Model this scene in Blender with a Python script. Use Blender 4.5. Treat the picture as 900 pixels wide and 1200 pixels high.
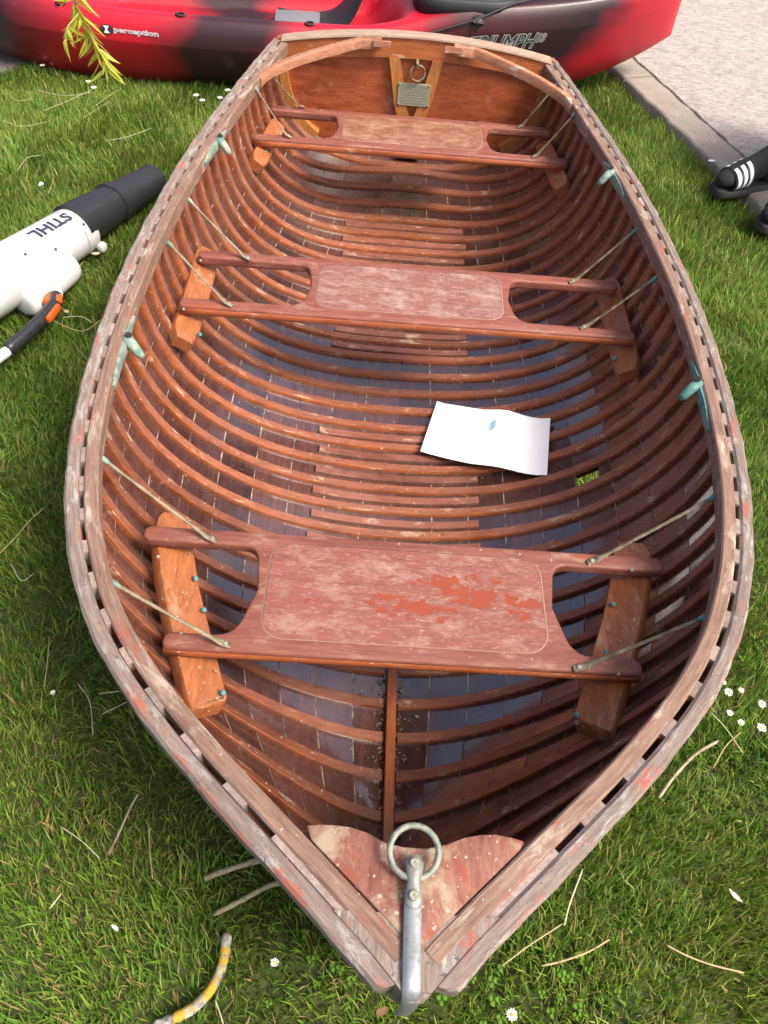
import bpy, bmesh, math, random
import numpy as np
from mathutils import Vector, Matrix, Euler
rnd = random.Random(7)
rng = np.random.default_rng(11)
R = math.radians
scene = bpy.context.scene
C = scene.collection
for o in list(bpy.data.objects): bpy.data.objects.remove(o)

# ------------------------------------------------------------------ camera, light, exposure
U = 0.065                       # one rib spacing in metres; boat frame: x starboard, y aft, z up
ZG = 2.25                       # ground is this many units below the boat frame's zero
CAMU = (-1.4929, -4.982, 22.1204); CEUL = (R(39.0377), R(-3.8626), R(1.6615)); FPX = 949.03
cd = bpy.data.cameras.new('camera'); cam = bpy.data.objects.new('camera', cd); C.objects.link(cam)
cam.location = (CAMU[0]*U, CAMU[1]*U, (CAMU[2]+ZG)*U); cam.rotation_euler = CEUL
cd.sensor_fit = 'VERTICAL'; cd.sensor_height = 36.0; cd.lens = FPX/1200*36.0; cd.clip_start = .02; cd.clip_end = 3000
scene.camera = cam
scene.render.resolution_x = 768; scene.render.resolution_y = 1024

SUN_EL, SUN_AZ = R(54), R(-30)          # azimuth measured from +x towards +y
world = bpy.data.worlds.new('World'); scene.world = world; world.use_nodes = True
wn = world.node_tree.nodes; wl = world.node_tree.links
sky = wn.new('ShaderNodeTexSky'); sky.sky_type = 'NISHITA'; sky.sun_disc = False
sky.sun_elevation = SUN_EL; sky.sun_rotation = math.pi/2 - SUN_AZ
sky.air_density = 0.75; sky.dust_density = 6.0; sky.ozone_density = 1.0
wl.new(sky.outputs[0], wn['Background'].inputs[0]); wn['Background'].inputs[1].default_value = 0.15
sd = bpy.data.lights.new('sun', 'SUN'); sun = bpy.data.objects.new('sun', sd); C.objects.link(sun)
sd.energy = 2.3; sd.angle = R(18.0); sd.color = (1.0, .93, .82)
sdir = Vector((math.cos(SUN_EL)*math.cos(SUN_AZ), math.cos(SUN_EL)*math.sin(SUN_AZ), math.sin(SUN_EL)))
sun.rotation_euler = sdir.to_track_quat('Z', 'Y').to_euler(); sun.location = sdir*20
scene.view_settings.view_transform = 'Standard'; scene.view_settings.look = 'None'
scene.view_settings.gamma = 1.0; scene.view_settings.use_curve_mapping = False
scene.view_settings.exposure = 0.95

# ------------------------------------------------------------------ helpers
def P(x, y, z): return Vector((x*U, y*U, (z+ZG)*U))
CR = Euler(CEUL, 'XYZ').to_matrix(); CO = Vector(CAMU)
def ray(u, v): return CR @ Vector(((u-450)/FPX, -(v-600)/FPX, -1.0))
def onz(u, v, z): d = ray(u, v); return CO + d*((z-CO.z)/d.z)
def ony(u, v, y): d = ray(u, v); return CO + d*((y-CO.y)/d.y)

def link(o, parent=None, **pr):
    C.objects.link(o)
    if parent is not None: o.parent = parent
    for k, v in pr.items(): o[k] = v
    return o
def mk(name, vs, fs, m, parent=None, smooth=False, **pr):
    me = bpy.data.meshes.new(name); me.from_pydata([tuple(v) for v in vs], [], fs); me.update()
    if smooth: me.polygons.foreach_set('use_smooth', [True]*len(me.polygons))
    if m: me.materials.append(m)
    return link(bpy.data.objects.new(name, me), parent, **pr)
def frombm(name, bm, m, parent=None, smooth=False, **pr):
    bmesh.ops.recalc_face_normals(bm, faces=bm.faces)
    me = bpy.data.meshes.new(name); bm.to_mesh(me); bm.free()
    if smooth:
        me.polygons.foreach_set('use_smooth', [True]*len(me.polygons))
        try: me.set_sharp_from_angle(angle=R(40))
        except Exception: pass
    if m: me.materials.append(m)
    return link(bpy.data.objects.new(name, me), parent, **pr)
def share(o, name, parent, loc=None, rot=None, **pr):
    n = bpy.data.objects.new(name, o.data)
    if loc is not None: n.location = loc
    if rot is not None: n.rotation_euler = rot
    return link(n, parent, **pr)
def empty(name, loc=(0,0,0), rot=(0,0,0), **pr):
    o = bpy.data.objects.new(name, None); o.location = loc; o.rotation_euler = rot; o.empty_display_size = .05
    return link(o, None, **pr)
def bevel(bm, w, seg=2, ang=30):
    es = [e for e in bm.edges if len(e.link_faces) == 2 and e.calc_face_angle(0) > R(ang)]
    bmesh.ops.bevel(bm, geom=es, offset=w, segments=seg, profile=.5, affect='EDGES', clamp_overlap=True)
def prism(outline, h0, h1, axis='z'):
    """closed outline (list of 2-tuples) extruded between h0 and h1"""
    bm = bmesh.new(); f = bm.faces.new([bm.verts.new((x, y, h0)) for x, y in outline])
    r = bmesh.ops.extrude_face_region(bm, geom=[f])
    for v in [g for g in r['geom'] if isinstance(g, bmesh.types.BMVert)]: v.co.z = h1
    return bm
def rings(loops, cap=True, closed=True):
    """verts and faces of a loft through equal-length loops"""
    n = len(loops[0]); vs = [p for l in loops for p in l]; fs = []
    for i in range(len(loops)-1):
        for j in range(n if closed else n-1):
            a, b = i*n+j, i*n+(j+1) % n
            fs.append((a, b, b+n, a+n))
    if cap and closed:
        fs.append(tuple(range(n-1, -1, -1))); k = (len(loops)-1)*n; fs.append(tuple(range(k, k+n)))
    return vs, fs
def tube(path, rad, n=10, up=Vector((0,0,1)), flat=None):
    """loft round a path; rad is a number, a list, or a list of (side, up) pairs"""
    path = [Vector(p) for p in path]; L = []
    for i, p in enumerate(path):
        t = (path[min(i+1, len(path)-1)]-path[max(i-1, 0)]).normalized()
        a = t.cross(up)
        if a.length < 1e-4: a = t.cross(Vector((0, 1, 0)))
        a.normalize(); b = a.cross(t)
        r = rad[i] if isinstance(rad, (list, tuple)) else rad
        ra, rb = r if isinstance(r, (tuple, list)) else (r, r)
        L.append([p + a*(ra*math.cos(2*math.pi*k/n)) + b*(rb*math.sin(2*math.pi*k/n)) for k in range(n)])
    return rings(L)
def spline(pts, n):
    pts = [Vector(p) for p in pts]; q = [pts[0]*2-pts[1]]+pts+[pts[-1]*2-pts[-2]]; out = []
    for i in range(1, len(q)-2):
        for k in range(n):
            t = k/n; a, b, c, d = q[i-1], q[i], q[i+1], q[i+2]
            out.append(.5*((2*b)+(c-a)*t+(2*a-5*b+4*c-d)*t*t+(3*b-a-3*c+d)*t**3))
    return out+[pts[-1]]
def box(bm, c, s, rot=None):
    m = Matrix.Translation(c) @ (rot.to_4x4() if rot is not None else Matrix()) @ Matrix.Diagonal((s[0], s[1], s[2], 1))
    bmesh.ops.create_cube(bm, size=1, matrix=m)
def text_mesh(s, size, offset=0.0, shear=0.0, spacing=1.0):
    cu = bpy.data.curves.new('lettering', 'FONT'); cu.body = s; cu.size = size; cu.offset = offset; cu.shear = shear
    cu.space_character = spacing; cu.resolution_u = 3; cu.align_x = 'CENTER'; cu.align_y = 'CENTER'
    o = bpy.data.objects.new('lettering', cu); C.objects.link(o)
    dg = bpy.context.evaluated_depsgraph_get(); me = bpy.data.meshes.new_from_object(o.evaluated_get(dg))
    vs = [v.co.copy() for v in me.vertices]; fs = [tuple(p.vertices) for p in me.polygons]
    bpy.data.objects.remove(o); bpy.data.curves.remove(cu); bpy.data.meshes.remove(me)
    return vs, fs

# ------------------------------------------------------------------ materials
class M:
    def __init__(s, name):
        s.m = bpy.data.materials.new(name); s.m.use_nodes = True; s.nt = s.m.node_tree
        s.b = s.nt.nodes['Principled BSDF']; s.co = s.n('ShaderNodeTexCoord').outputs['Object']
    def n(s, t): return s.nt.nodes.new(t)
    def l(s, a, b): s.nt.links.new(a, b)
    def mapped(s, sc, loc=(0,0,0), src=None):
        k = s.n('ShaderNodeMapping'); s.l(src or s.co, k.inputs[0]); k.inputs['Scale'].default_value = sc
        k.inputs['Location'].default_value = loc; return k.outputs[0]
    def noise(s, vec, scale, detail=4, rough=.55, dist=0):
        k = s.n('ShaderNodeTexNoise'); s.l(vec, k.inputs['Vector']); k.inputs['Scale'].default_value = scale
        k.inputs['Detail'].default_value = detail; k.inputs['Roughness'].default_value = rough
        k.inputs['Distortion'].default_value = dist; return k.outputs[0]
    def voro(s, vec, scale, feat='F1', out=0):
        k = s.n('ShaderNodeTexVoronoi'); s.l(vec, k.inputs['Vector']); k.inputs['Scale'].default_value = scale
        k.feature = feat; return k.outputs[out]
    def ramp(s, x, stops, interp='LINEAR'):
        k = s.n('ShaderNodeValToRGB'); s.l(x, k.inputs[0]); k.color_ramp.interpolation = interp; e = k.color_ramp.elements
        while len(e) < len(stops): e.new(.5)
        for el, (p, c) in zip(e, stops):
            el.position = p; el.color = (c, c, c, 1) if isinstance(c, (int, float)) else (*c, 1)
        return k.outputs[0]
    def mix(s, f, a, b, mode='MIX'):
        k = s.n('ShaderNodeMix'); k.data_type = 'RGBA'; k.blend_type = mode
        for i, v in ((0, f), (6, a), (7, b)):
            if isinstance(v, (int, float)): k.inputs[i].default_value = v if i == 0 else (v, v, v, 1)
            elif isinstance(v, tuple): k.inputs[i].default_value = (*v, 1)
            else: s.l(v, k.inputs[i])
        return k.outputs[2]
    def math(s, op, a, b=0.0, clamp=False):
        k = s.n('ShaderNodeMath'); k.operation = op; k.use_clamp = clamp
        for i, v in ((0, a), (1, b)):
            if isinstance(v, (int, float)): k.inputs[i].default_value = v
            else: s.l(v, k.inputs[i])
        return k.outputs[0]
    def random(s): return s.n('ShaderNodeObjectInfo').outputs['Random']
    def sep(s, src=None):
        k = s.n('ShaderNodeSeparateXYZ'); s.l(src or s.co, k.inputs[0]); return k.outputs
    def bump(s, h, strength=.3, dist=.002):
        k = s.n('ShaderNodeBump'); k.inputs['Strength'].default_value = strength; k.inputs['Distance'].default_value = dist
        s.l(h, k.inputs['Height']); s.l(k.outputs[0], s.b.inputs['Normal'])
    def out(s, col=None, rough=.5, metal=0, coat=0, coatr=.1, spec=.5):
        def st(i, v):
            if isinstance(v, tuple): s.b.inputs[i].default_value = (*v, 1)
            elif isinstance(v, (int, float)): s.b.inputs[i].default_value = v
            else: s.l(v, s.b.inputs[i])
        if col is not None: st('Base Color', col)
        st('Roughness', rough); st('Metallic', metal); st('Coat Weight', coat); st('Coat Roughness', coatr)
        st('Specular IOR Level', spec)
        return s.m

def wood(name, dark, light, stretch, attr=None, grain=1.0, var=.25, wear=None, wear_at=(.6, .68), wear_scale=9, wear2=None, wear2_at=(.62, .66),
         wear2_scale=5, specks=None, speck_amt=.73, rough=.45, coat=0.0, coatr=.15, bumpd=.0015, bumps=.5, dust=None, dust_amt=.75, coat_ior=1.5):
    k = M(name)
    if attr:
        an = k.n('ShaderNodeAttribute'); an.attribute_name = attr; k.co = an.outputs['Vector']
    g = k.mapped(stretch)
    a = k.noise(g, 3.0, 6, .6, .3); col = k.ramp(a, [(.3, dark), (.7, light)])
    f = k.noise(g, 11.0, 5, .7, .5)
    col = k.mix(.55*grain, col, k.ramp(f, [(.3, .35), (.62, 1.0)]), 'MULTIPLY')
    r = k.random(); col = k.mix(1.0, col, k.ramp(r, [(0, 1-var), (1, 1+var*.6)]), 'MULTIPLY')
    ro = k.ramp(k.noise(k.co, 30, 4), [(.3, rough*.75), (.7, min(1, rough*1.3))]); h = f
    if dust is not None:
        d = k.ramp(k.noise(k.co, 7, 6, .7), [(.42, 0.0), (.75, dust_amt)]); col = k.mix(d, col, dust)
    if wear2 is not None:
        w = k.ramp(k.noise(k.mapped(tuple(1+.25*(q-1) if q > 1 else q for q in [x/ max(1e-6, min(stretch)) for x in stretch]), (3, 1, 7)), wear2_scale, 7, .68, .2), [(wear2_at[0], 0), (wear2_at[1], 1)])
        col = k.mix(w, col, wear2); ro = k.mix(w, ro, min(1, rough*1.4))
    if wear is not None:
        w = k.ramp(k.noise(k.mapped(tuple(1+.18*(q-1) for q in [x/max(1e-6, min(stretch)) for x in stretch]), (9, 4, 2)), wear_scale, 8, .7, .3), [(wear_at[0], 0), (wear_at[1], 1)])
        col = k.mix(w, col, wear); ro = k.mix(w, ro, .85); h = k.mix(.5, h, w)
    if specks is not None:
        s1 = k.ramp(k.noise(k.co, 130, 2, .5), [(speck_amt, 0), (speck_amt+.03, 1)]); col = k.mix(s1, col, specks); ro = k.mix(s1, ro, .9)
    k.bump(h, bumps, bumpd)
    k.b.inputs['Coat IOR'].default_value = coat_ior
    return k.out(col, ro, coat=coat, coatr=coatr)

ALX, ALY, ALZ = (4, 40, 40), (40, 4, 40), (40, 40, 4)
m_plank = wood('varnished_plank', (.050, .018, .014), (.115, .044, .034), (34, 2.6, 34), var=.45, specks=(.36, .26, .19), speck_amt=.735,
               dust=(.14, .080, .065), wear=(.22, .14, .105), wear_at=(.67, .75), wear_scale=6, rough=.26, coat=1.0, coatr=.13, coat_ior=1.8, dust_amt=.35, bumpd=.0008)
m_rib = wood('rib_wood', (.20, .048, .014), (.42, .115, .030), (5, 40, 14), var=.22, wear=(.46, .27, .17), wear_at=(.615, .67), wear_scale=7,
             specks=(.55, .40, .28), speck_amt=.69, rough=.40, coat=.25, coatr=.25, dust=(.24, .105, .07))
m_rib_top = wood('weathered_rib_top', (.17, .050, .024), (.34, .112, .055), (5, 40, 14), var=.25, wear=(.42, .27, .18), wear_at=(.575, .65), wear_scale=13,
             wear2=(.36, .30, .12), wear2_at=(.70, .74), specks=(.50, .36, .26), speck_amt=.715, rough=.55, coat=.12, coatr=.35, dust=(.25, .115, .075), dust_amt=.5, bumpd=.0022, bumps=.7)
m_floor_rib = wood('floor_rib_wood', (.14, .042, .022), (.27, .092, .055), (4, 40, 40), var=.3, wear=(.42, .27, .19), wear_at=(.58, .66), wear_scale=12,
                   specks=(.5, .36, .26), speck_amt=.71, rough=.5, dust=(.30, .13, .10))
m_keelson = wood('keelson_wood', (.26, .062, .016), (.46, .13, .032), (40, 4, 40), rough=.45, specks=(.5, .3, .2), speck_amt=.73)
m_inwale = wood('weathered_inwale', (.165, .085, .055), (.32, .20, .14), (60, 4, 60), attr='grain', wear=(.42, .345, .265), wear_at=(.54, .70), wear_scale=12,
                wear2=(.27, .078, .055), wear2_at=(.58, .66), wear2_scale=8, specks=(.42, .37, .31), speck_amt=.73, rough=.7, var=.12, bumpd=.0025)
m_outwale = wood('weathered_outwale', (.15, .102, .080), (.30, .232, .19), (55, 4, 55), attr='grain', wear=(.36, .325, .285), wear_at=(.52, .64), wear_scale=14,
                 wear2=(.31, .105, .075), wear2_at=(.56, .62), wear2_scale=9, specks=(.13, .10, .09), speck_amt=.66, rough=.8, var=.1, bumpd=.0035, bumps=.7)
m_spacer = wood('weathered_spacer', (.20, .14, .115), (.36, .28, .235), (30, 30, 4), rough=.8, var=.3, wear=(.3, .12, .08), wear_at=(.6, .7), bumpd=.002)
m_block = wood('orange_block', (.27, .078, .022), (.42, .145, .048), (34, 4, 34), wear=(.46, .25, .15), wear_at=(.56, .72), wear_scale=8, rough=.5,
               specks=(.66, .45, .32), speck_amt=.71, var=.12)
m_thwart = wood('faded_red_paint', (.18, .046, .030), (.28, .098, .066), (3.5, 34, 34), wear=(.31, .185, .13), wear_at=(.55, .72), wear_scale=14,
                wear2=(.25, .062, .022), wear2_at=(.60, .68), specks=(.40, .31, .24), speck_amt=.725, rough=.6, var=.08)
m_thwart_edge = M('bare_panel_edge').out((.27, .155, .11), .8)
m_rail = wood('worn_rail', (.27, .060, .018), (.44, .125, .044), (3.5, 34, 34), wear=(.42, .23, .16), wear_at=(.57, .68), wear_scale=9, specks=(.6, .42, .32), speck_amt=.72, rough=.5, var=.1)
m_transom = wood('transom_wood', (.27, .058, .018), (.46, .125, .042), (4, 40, 18), wear=(.46, .24, .16), wear_at=(.58, .72), wear_scale=6, rough=.38, coat=.3, coatr=.2,
                 specks=(.48, .30, .2), speck_amt=.72, var=.05)
m_transom_rail = wood('transom_rail_wood', (.34, .095, .026), (.54, .18, .058), (4, 40, 40), wear=(.5, .32, .22), wear_at=(.62, .7), rough=.45, var=.1)
m_upright = wood('golden_wood', (.38, .14, .032), (.58, .25, .065), (30, 30, 5), rough=.4, coat=.3, var=.1, wear=(.5, .3, .16), wear_at=(.64, .7))
m_knee = wood('pale_knee_wood', (.30, .115, .055), (.48, .225, .12), (10, 10, 40), wear=(.60, .44, .34), wear_at=(.56, .68), rough=.6, var=.15)
m_cap = wood('bleached_cap', (.30, .19, .13), (.46, .34, .25), (5, 40, 40), rough=.8, var=.1)
m_deck = wood('peeling_deck_paint', (.18, .056, .036), (.29, .125, .085), (26, 7, 20), wear=(.33, .25, .165), wear_at=(.50, .62), wear_scale=10,
              wear2=(.26, .062, .036), wear2_at=(.55, .60), wear2_scale=9, specks=(.38, .31, .24), speck_amt=.66, rough=.75, var=.0, bumpd=.002, bumps=.6)
k = M('seam_filler'); m_caulk = k.out(k.ramp(k.noise(k.co, 26, 5, .7), [(.44, (.07, .035, .03)), (.62, (.42, .33, .26))]), .9)

def metal(name, c1, c2, rough=.5, metal_=.7, scale=40, lo=.4, hi=.6):
    k = M(name); a = k.noise(k.co, scale, 6, .65); f = k.ramp(a, [(lo, 0), (hi, 1)])
    k.bump(a, .35, .001)
    return k.out(k.mix(f, c1, c2), k.ramp(a, [(.3, rough*.8), (.7, min(1, rough*1.3))]), metal=k.mix(f, metal_, metal_*.25))
m_bronze = metal('tarnished_bronze', (.12, .088, .05), (.22, .18, .115), .55, .45)
m_verdigris = metal('verdigris_bronze', (.12, .27, .225), (.06, .165, .145), .65, .15, 60)
m_verdigris_pale = metal('pale_verdigris', (.29, .32, .25), (.10, .19, .155), .7, .15, 70)
m_verdigris_blue = metal('blue_verdigris', (.05, .18, .18), (.13, .25, .23), .6, .1, 200)
m_galv = metal('galvanised_steel', (.26, .26, .235), (.16, .165, .14), .45, .55, 60)
m_strap = metal('bright_strap', (.30, .32, .33), (.14, .145, .135), .42, .75, 50, .45, .65)
m_ring = metal('oxidised_ring', (.14, .16, .125), (.24, .25, .20), .55, .35, 90)
m_screw = metal('screw', (.40, .38, .30), (.2, .19, .15), .5, .6, 200)
m_brass = metal('brass_plate', (.34, .35, .24), (.22, .24, .16), .5, .25, 160)
k = M('dull_copper_rivet'); m_rivet = k.out(k.ramp(k.noise(k.co, 45, 3), [(.40, (.10, .04, .022)), (.72, (.40, .29, .20))]), .7)
m_black_hole = M('dark_slot').out((.012, .010, .008), .8)

k = M('paper'); m_paper = k.out((.88, .88, .88), .7)
m_teal_print = M('teal_print').out((.33, .55, .62), .7)
m_teal_faint = M('faint_teal_print').out((.50, .66, .68), .7)
m_teal_dark = M('teal_print_dark').out((.10, .32, .42), .7)

# ------------------------------------------------------------------ boat geometry
Y37 = list(range(37, -1, -1))
BB = [6.78, 7.01, 7.22, 7.41, 7.58, 7.73, 7.88, 8.03, 8.18, 8.32, 8.46, 8.6, 8.72, 8.82, 8.9, 8.97, 9.04, 9.11, 9.17, 9.21, 9.24, 9.25, 9.24, 9.22, 9.18, 9.12, 9.03, 8.9, 8.71, 8.47, 8.17, 7.77, 7.28, 6.66, 5.89, 4.98, 3.99, 2.92]
ZZ = [5.69, 5.68, 5.69, 5.71, 5.74, 5.79, 5.83, 5.88, 5.92, 5.95, 5.98, 6.0, 6.02, 6.04, 6.07, 6.1, 6.12, 6.14, 6.15, 6.15, 6.15, 6.14, 6.12, 6.1, 6.07, 6.04, 6.01, 5.98, 5.96, 5.96, 5.98, 6.04, 6.11, 6.2, 6.29, 6.4, 6.54, 6.71]
ty = np.array([-2.75, -2.2, -1.1]+Y37[::-1]+[38.2]); tb = np.array([.06, .55, 1.74]+BB[::-1]+[6.50]); tz = np.array([6.98, 6.93, 6.84]+ZZ[::-1]+[5.69])
# densify with a smooth curve
yy = np.linspace(ty[0], ty[-1], 800)
def smooth(a):
    v = np.interp(yy, ty, a); ker = np.hanning(31); ker /= ker.sum()
    return np.convolve(np.pad(v, 15, mode='reflect', reflect_type='odd'), ker, 'valid')
sb, sz = smooth(tb), smooth(tz)
def hb(y): return float(np.interp(y, yy, sb))
def sheer(y): return float(np.interp(y, yy, sz))
YF, YT = -2.6, 37.6
ny_y = [-3, 0, 2, 4, 6, 9, 13, 20, 30, 38]; ny_n = [1.2, 1.25, 1.34, 1.53, 1.8, 2.05, 2.2, 2.4, 2.5, 2.9]
def nn(y): return float(np.interp(y, ny_y, ny_n))
def floor(y):                     # inner plank surface on the centre line
    z = -1.75 + 2.0*max(0, (y-25.5)/12)**2
    if y < 1.8: z += (sheer(y)+1.75)*min(1, ((1.8-y)/4.45))**4.2
    return z
_cache = {}
def section(y):
    key = round(y, 3)
    if key in _cache: return _cache[key]
    B = max(.03, hb(y)+.08); top = sheer(y)-.04; D = top-floor(y); n = nn(y)
    ph = np.linspace(0, math.pi/2, 260); x = B*np.cos(ph)**(2/n); d = D*np.sin(ph)**(2/n)
    s = np.concatenate([[0], np.cumsum(np.hypot(np.diff(x), np.diff(d)))])
    r = (s/s[-1], x, top-d, s[-1]); _cache[key] = r; return r
def hull(y, s, off=0.0):
    """s in -1..1 (port gunwale, keel, starboard gunwale); off = inward offset from the inner plank face"""
    S, x, z, L = section(y); q = 1-abs(s)
    e = .004; a, b_ = min(1, q+e), max(0, q-e)
    X, Z = np.interp(q, S, x), np.interp(q, S, z)
    tx, tz_ = np.interp(a, S, x)-np.interp(b_, S, x), np.interp(a, S, z)-np.interp(b_, S, z)
    l = math.hypot(tx, tz_) or 1; nx, nz = tz_/l, -tx/l        # towards the inside (−x, +z)
    if q > .985: w = (q-.985)/.015; nx *= 1-w; nz = math.sqrt(max(0, 1-nx*nx))
    sg = 1 if s >= 0 else -1
    return Vector((sg*max(X+nx*off, 0), y, Z+nz*off))
def PV(v): return P(v.x, v.y, v.z)
def inside(p, off):
    y = min(max(p.y, YF), YT); S, x, z, L = section(y)
    if p.z > z[0]: return abs(p.x) < x[0]
    xi = np.interp(-p.z, -z, x); return p.z > z[-1]+off and abs(p.x) < xi-off*.9
def hit(u, v, off=.17):
    d = ray(u, v); t = (7.5-CO.z)/d.z; dt = .02
    while t < 80:
        p = CO+d*t
        if p.z < 5.4 and not inside(p, off): return p
        t += dt
    return p

boat = empty('rowing_boat', P(0, 18, -ZG), label='worn wooden rowing boat with varnished ribs and three red thwarts on the lawn', category='boat')
BI = Matrix.Translation(-boat.location)
def bpart(o):                     # parts are written in world metres: keep them there under the empty
    o.matrix_parent_inverse = BI; return o
def bm_part(name, vs, fs, m, smooth=True, parent=None, **pr):
    o = mk(name, vs, fs, m, parent or boat, smooth, **pr)
    if parent is None: bpart(o)
    if smooth:
        try: o.data.set_sharp_from_angle(angle=R(38))
        except Exception: pass
    return o
def bfrom(name, bm, m, smooth=True, parent=None, **pr):
    o = frombm(name, bm, m, parent or boat, smooth, **pr)
    if parent is None: bpart(o)
    return o

def fan(y, s):
    """ribs are set wider apart along the keel than along the gunwale"""
    w = (1-abs(s)); w = w*w*(3-2*w); d = .11*(y-15)-.08*max(0, 9-y)
    return min(y+d*w, 36.95)
# hole in a starboard plank
NPL = 10
hp = [hit(u, v, .0) for u, v in ((688, 557), (714, 550), (710, 562), (688, 568))]
hy = sum(p.y for p in hp)/4
hc = sum((p.x for p in hp))/4
S_, x_, z_, L_ = section(hy); hs = 1-float(np.interp(-hc, -x_, S_))
hy = min((fan(k_, hs) for k_ in range(8, 24)), key=lambda q: abs(q-hy))     # between two ribs
hole_pl = int(hs*NPL)
ys = [YF+.2] + [YF+.25+i*.125 for i in range(int((YT-YF-.25)/.125)+1)] + [YT]
# planks
for side in (-1, 1):
    for i in range(NPL):
        s0, s1 = i/NPL, (i+1)/NPL
        vs, fs = [], []; g = .0016 if i else .0
        subs = [s0+g, s0+(s1-s0)*.33, s0+(s1-s0)*.67, s1-.0016]
        for y in ys:
            L = section(y)[3]; gg = 1.0
            q = [hull(y, side*s, -.0) for s in subs]+[hull(y, side*s, -.16) for s in reversed(subs)]
            vs += [PV(p) for p in q]
        n = 8
        for a in range(len(ys)-1):
            ym = (ys[a]+ys[a+1])/2
            cut = side == 1 and i == hole_pl and abs(ym-hy) < .30
            for j in range(n):
                if cut and j in (0, 1, 5, 6, 7): continue
                A, B_ = a*n+j, a*n+(j+1) % n
                fs.append((A, B_, B_+n, A+n) if side == 1 else (A, A+n, B_+n, B_))
        fs += [tuple(range(n)), tuple(range((len(ys)-1)*n, len(ys)*n))]
        bm_part('plank', vs, fs, m_plank)
# filler in the seams (too thin to pick apart one by one)
vs, fs = [], []
for side in (-1, 1):
    for i in range(1, NPL):
        if side == 1 and i in (hole_pl, hole_pl+1): ysub = [[y for y in ys if y < hy-.35], [y for y in ys if y > hy+.35]]
        else: ysub = [ys]
        for yl in ysub:
            k0 = len(vs)
            for y in yl:
                for e in (-.0034, .0034): vs.append(PV(hull(y, side*(i/NPL+e), -.012)))
            for a in range(len(yl)-1): fs.append((k0+2*a, k0+2*a+1, k0+2*a+3, k0+2*a+2))
bm_part('seam_filler', vs, fs, m_caulk, kind='stuff')

# ribs
def rib(y, sa, sb_, name='rib', m=m_rib, wid=.17, th=.155, nseg=44, base=0.0):
    prof = [(-wid, -.01), (-wid, th*.80), (-wid*.86, th), (wid*.86, th), (wid, th*.80), (wid, -.01)]
    jy = rnd.uniform(-.03, .03); tw = rnd.uniform(-.02, .02); L = []
    for k in range(nseg+1):
        s = sa+(sb_-sa)*k/nseg; wv = .012*math.sin(9*s+y*7)
        L.append([PV(hull(fan(y, s)+jy+tw*s+wv+dy, s, base+o)) for dy, o in prof])
    vs, fs = rings(L); o = bm_part(name, vs, fs, m); o.data.materials.append(m_rib_top if name == 'rib' else m_floor_rib)
    o.data.polygons.foreach_set('material_index', [1 if (i < nseg*6 and i % 6 in (2, 3)) else 0 for i in range(len(fs))])
    return o
KEEL_END = 9.2
for k_ in range(1, 37):
    y = k_+.5
    if y < KEEL_END-.5:
        kw = .24/section(y)[3]*1.0
        rib(y, -.985, -kw, nseg=26); rib(y, kw, .985, nseg=26)
    else: rib(y, -.985, .985)
def floor_rib(y, xl, xr):
    S, x, z, L = section(fan(y, 0)); sl = -(1-float(np.interp(-abs(xl), -x, S))); sr = 1-float(np.interp(-abs(xr), -x, S))
    rib(y, sl, sr, 'floor_rib', m_floor_rib, wid=.165, th=.13, nseg=14)
for y in range(10, 19): floor_rib(y, -3.2+rnd.uniform(-.08, .08), 3.15+rnd.uniform(-.08, .08))
for y in range(23, 32): floor_rib(y, -3.0+rnd.uniform(-.08, .08), 3.1+rnd.uniform(-.08, .08))
# keelson strip, from under the foredeck to under the front thwart
L = []
for y in np.linspace(-.2, KEEL_END, 40):
    z = floor(y)+.05; L.append([P(a, y, z+h) for a, h in ((-.15, 0), (-.15, .30), (-.12, .33), (.12, .33), (.15, .30), (.15, 0))])
bm_part('keelson', *rings(L), m_keelson)
vs, fs = [], []
for k_ in range(1, 37):
    for side in (-1, 1):
        for i in range(NPL):
            for e in (.3, .75):
                if rnd.random() < .45: continue
                s_ = side*(i+e+rnd.uniform(-.06, .06))/NPL
                if abs(s_) > .95: continue
                y = fan(k_+.5, s_)+rnd.uniform(-.05, .05); r_ = rnd.uniform(.035, .06); k0 = len(vs); c = PV(hull(y, s_, .158))
                ex = (PV(hull(y, s_+.01, .158))-PV(hull(y, s_-.01, .158))).normalized()
                for a in range(6): vs.append(c+ex*(r_*U*math.cos(a*1.047))+Vector((0, r_*U*math.sin(a*1.047), 0)))
                fs.append(tuple(range(k0, k0+6)))
bm_part('rivets', vs, fs, m_rivet, smooth=False, kind='stuff')
# outer keel and stem
L = []
for y in np.linspace(-1.2, 37.4, 70):
    z = floor(y)-.14; L.append([P(-.2, y, z), P(.2, y, z), P(.17, y, min(z-.1, -2.2) if y > 1.2 else z-.35), P(-.17, y, min(z-.1, -2.2) if y > 1.2 else z-.35)])
bm_part('keel', *rings(L), m_plank, smooth=False)

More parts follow.
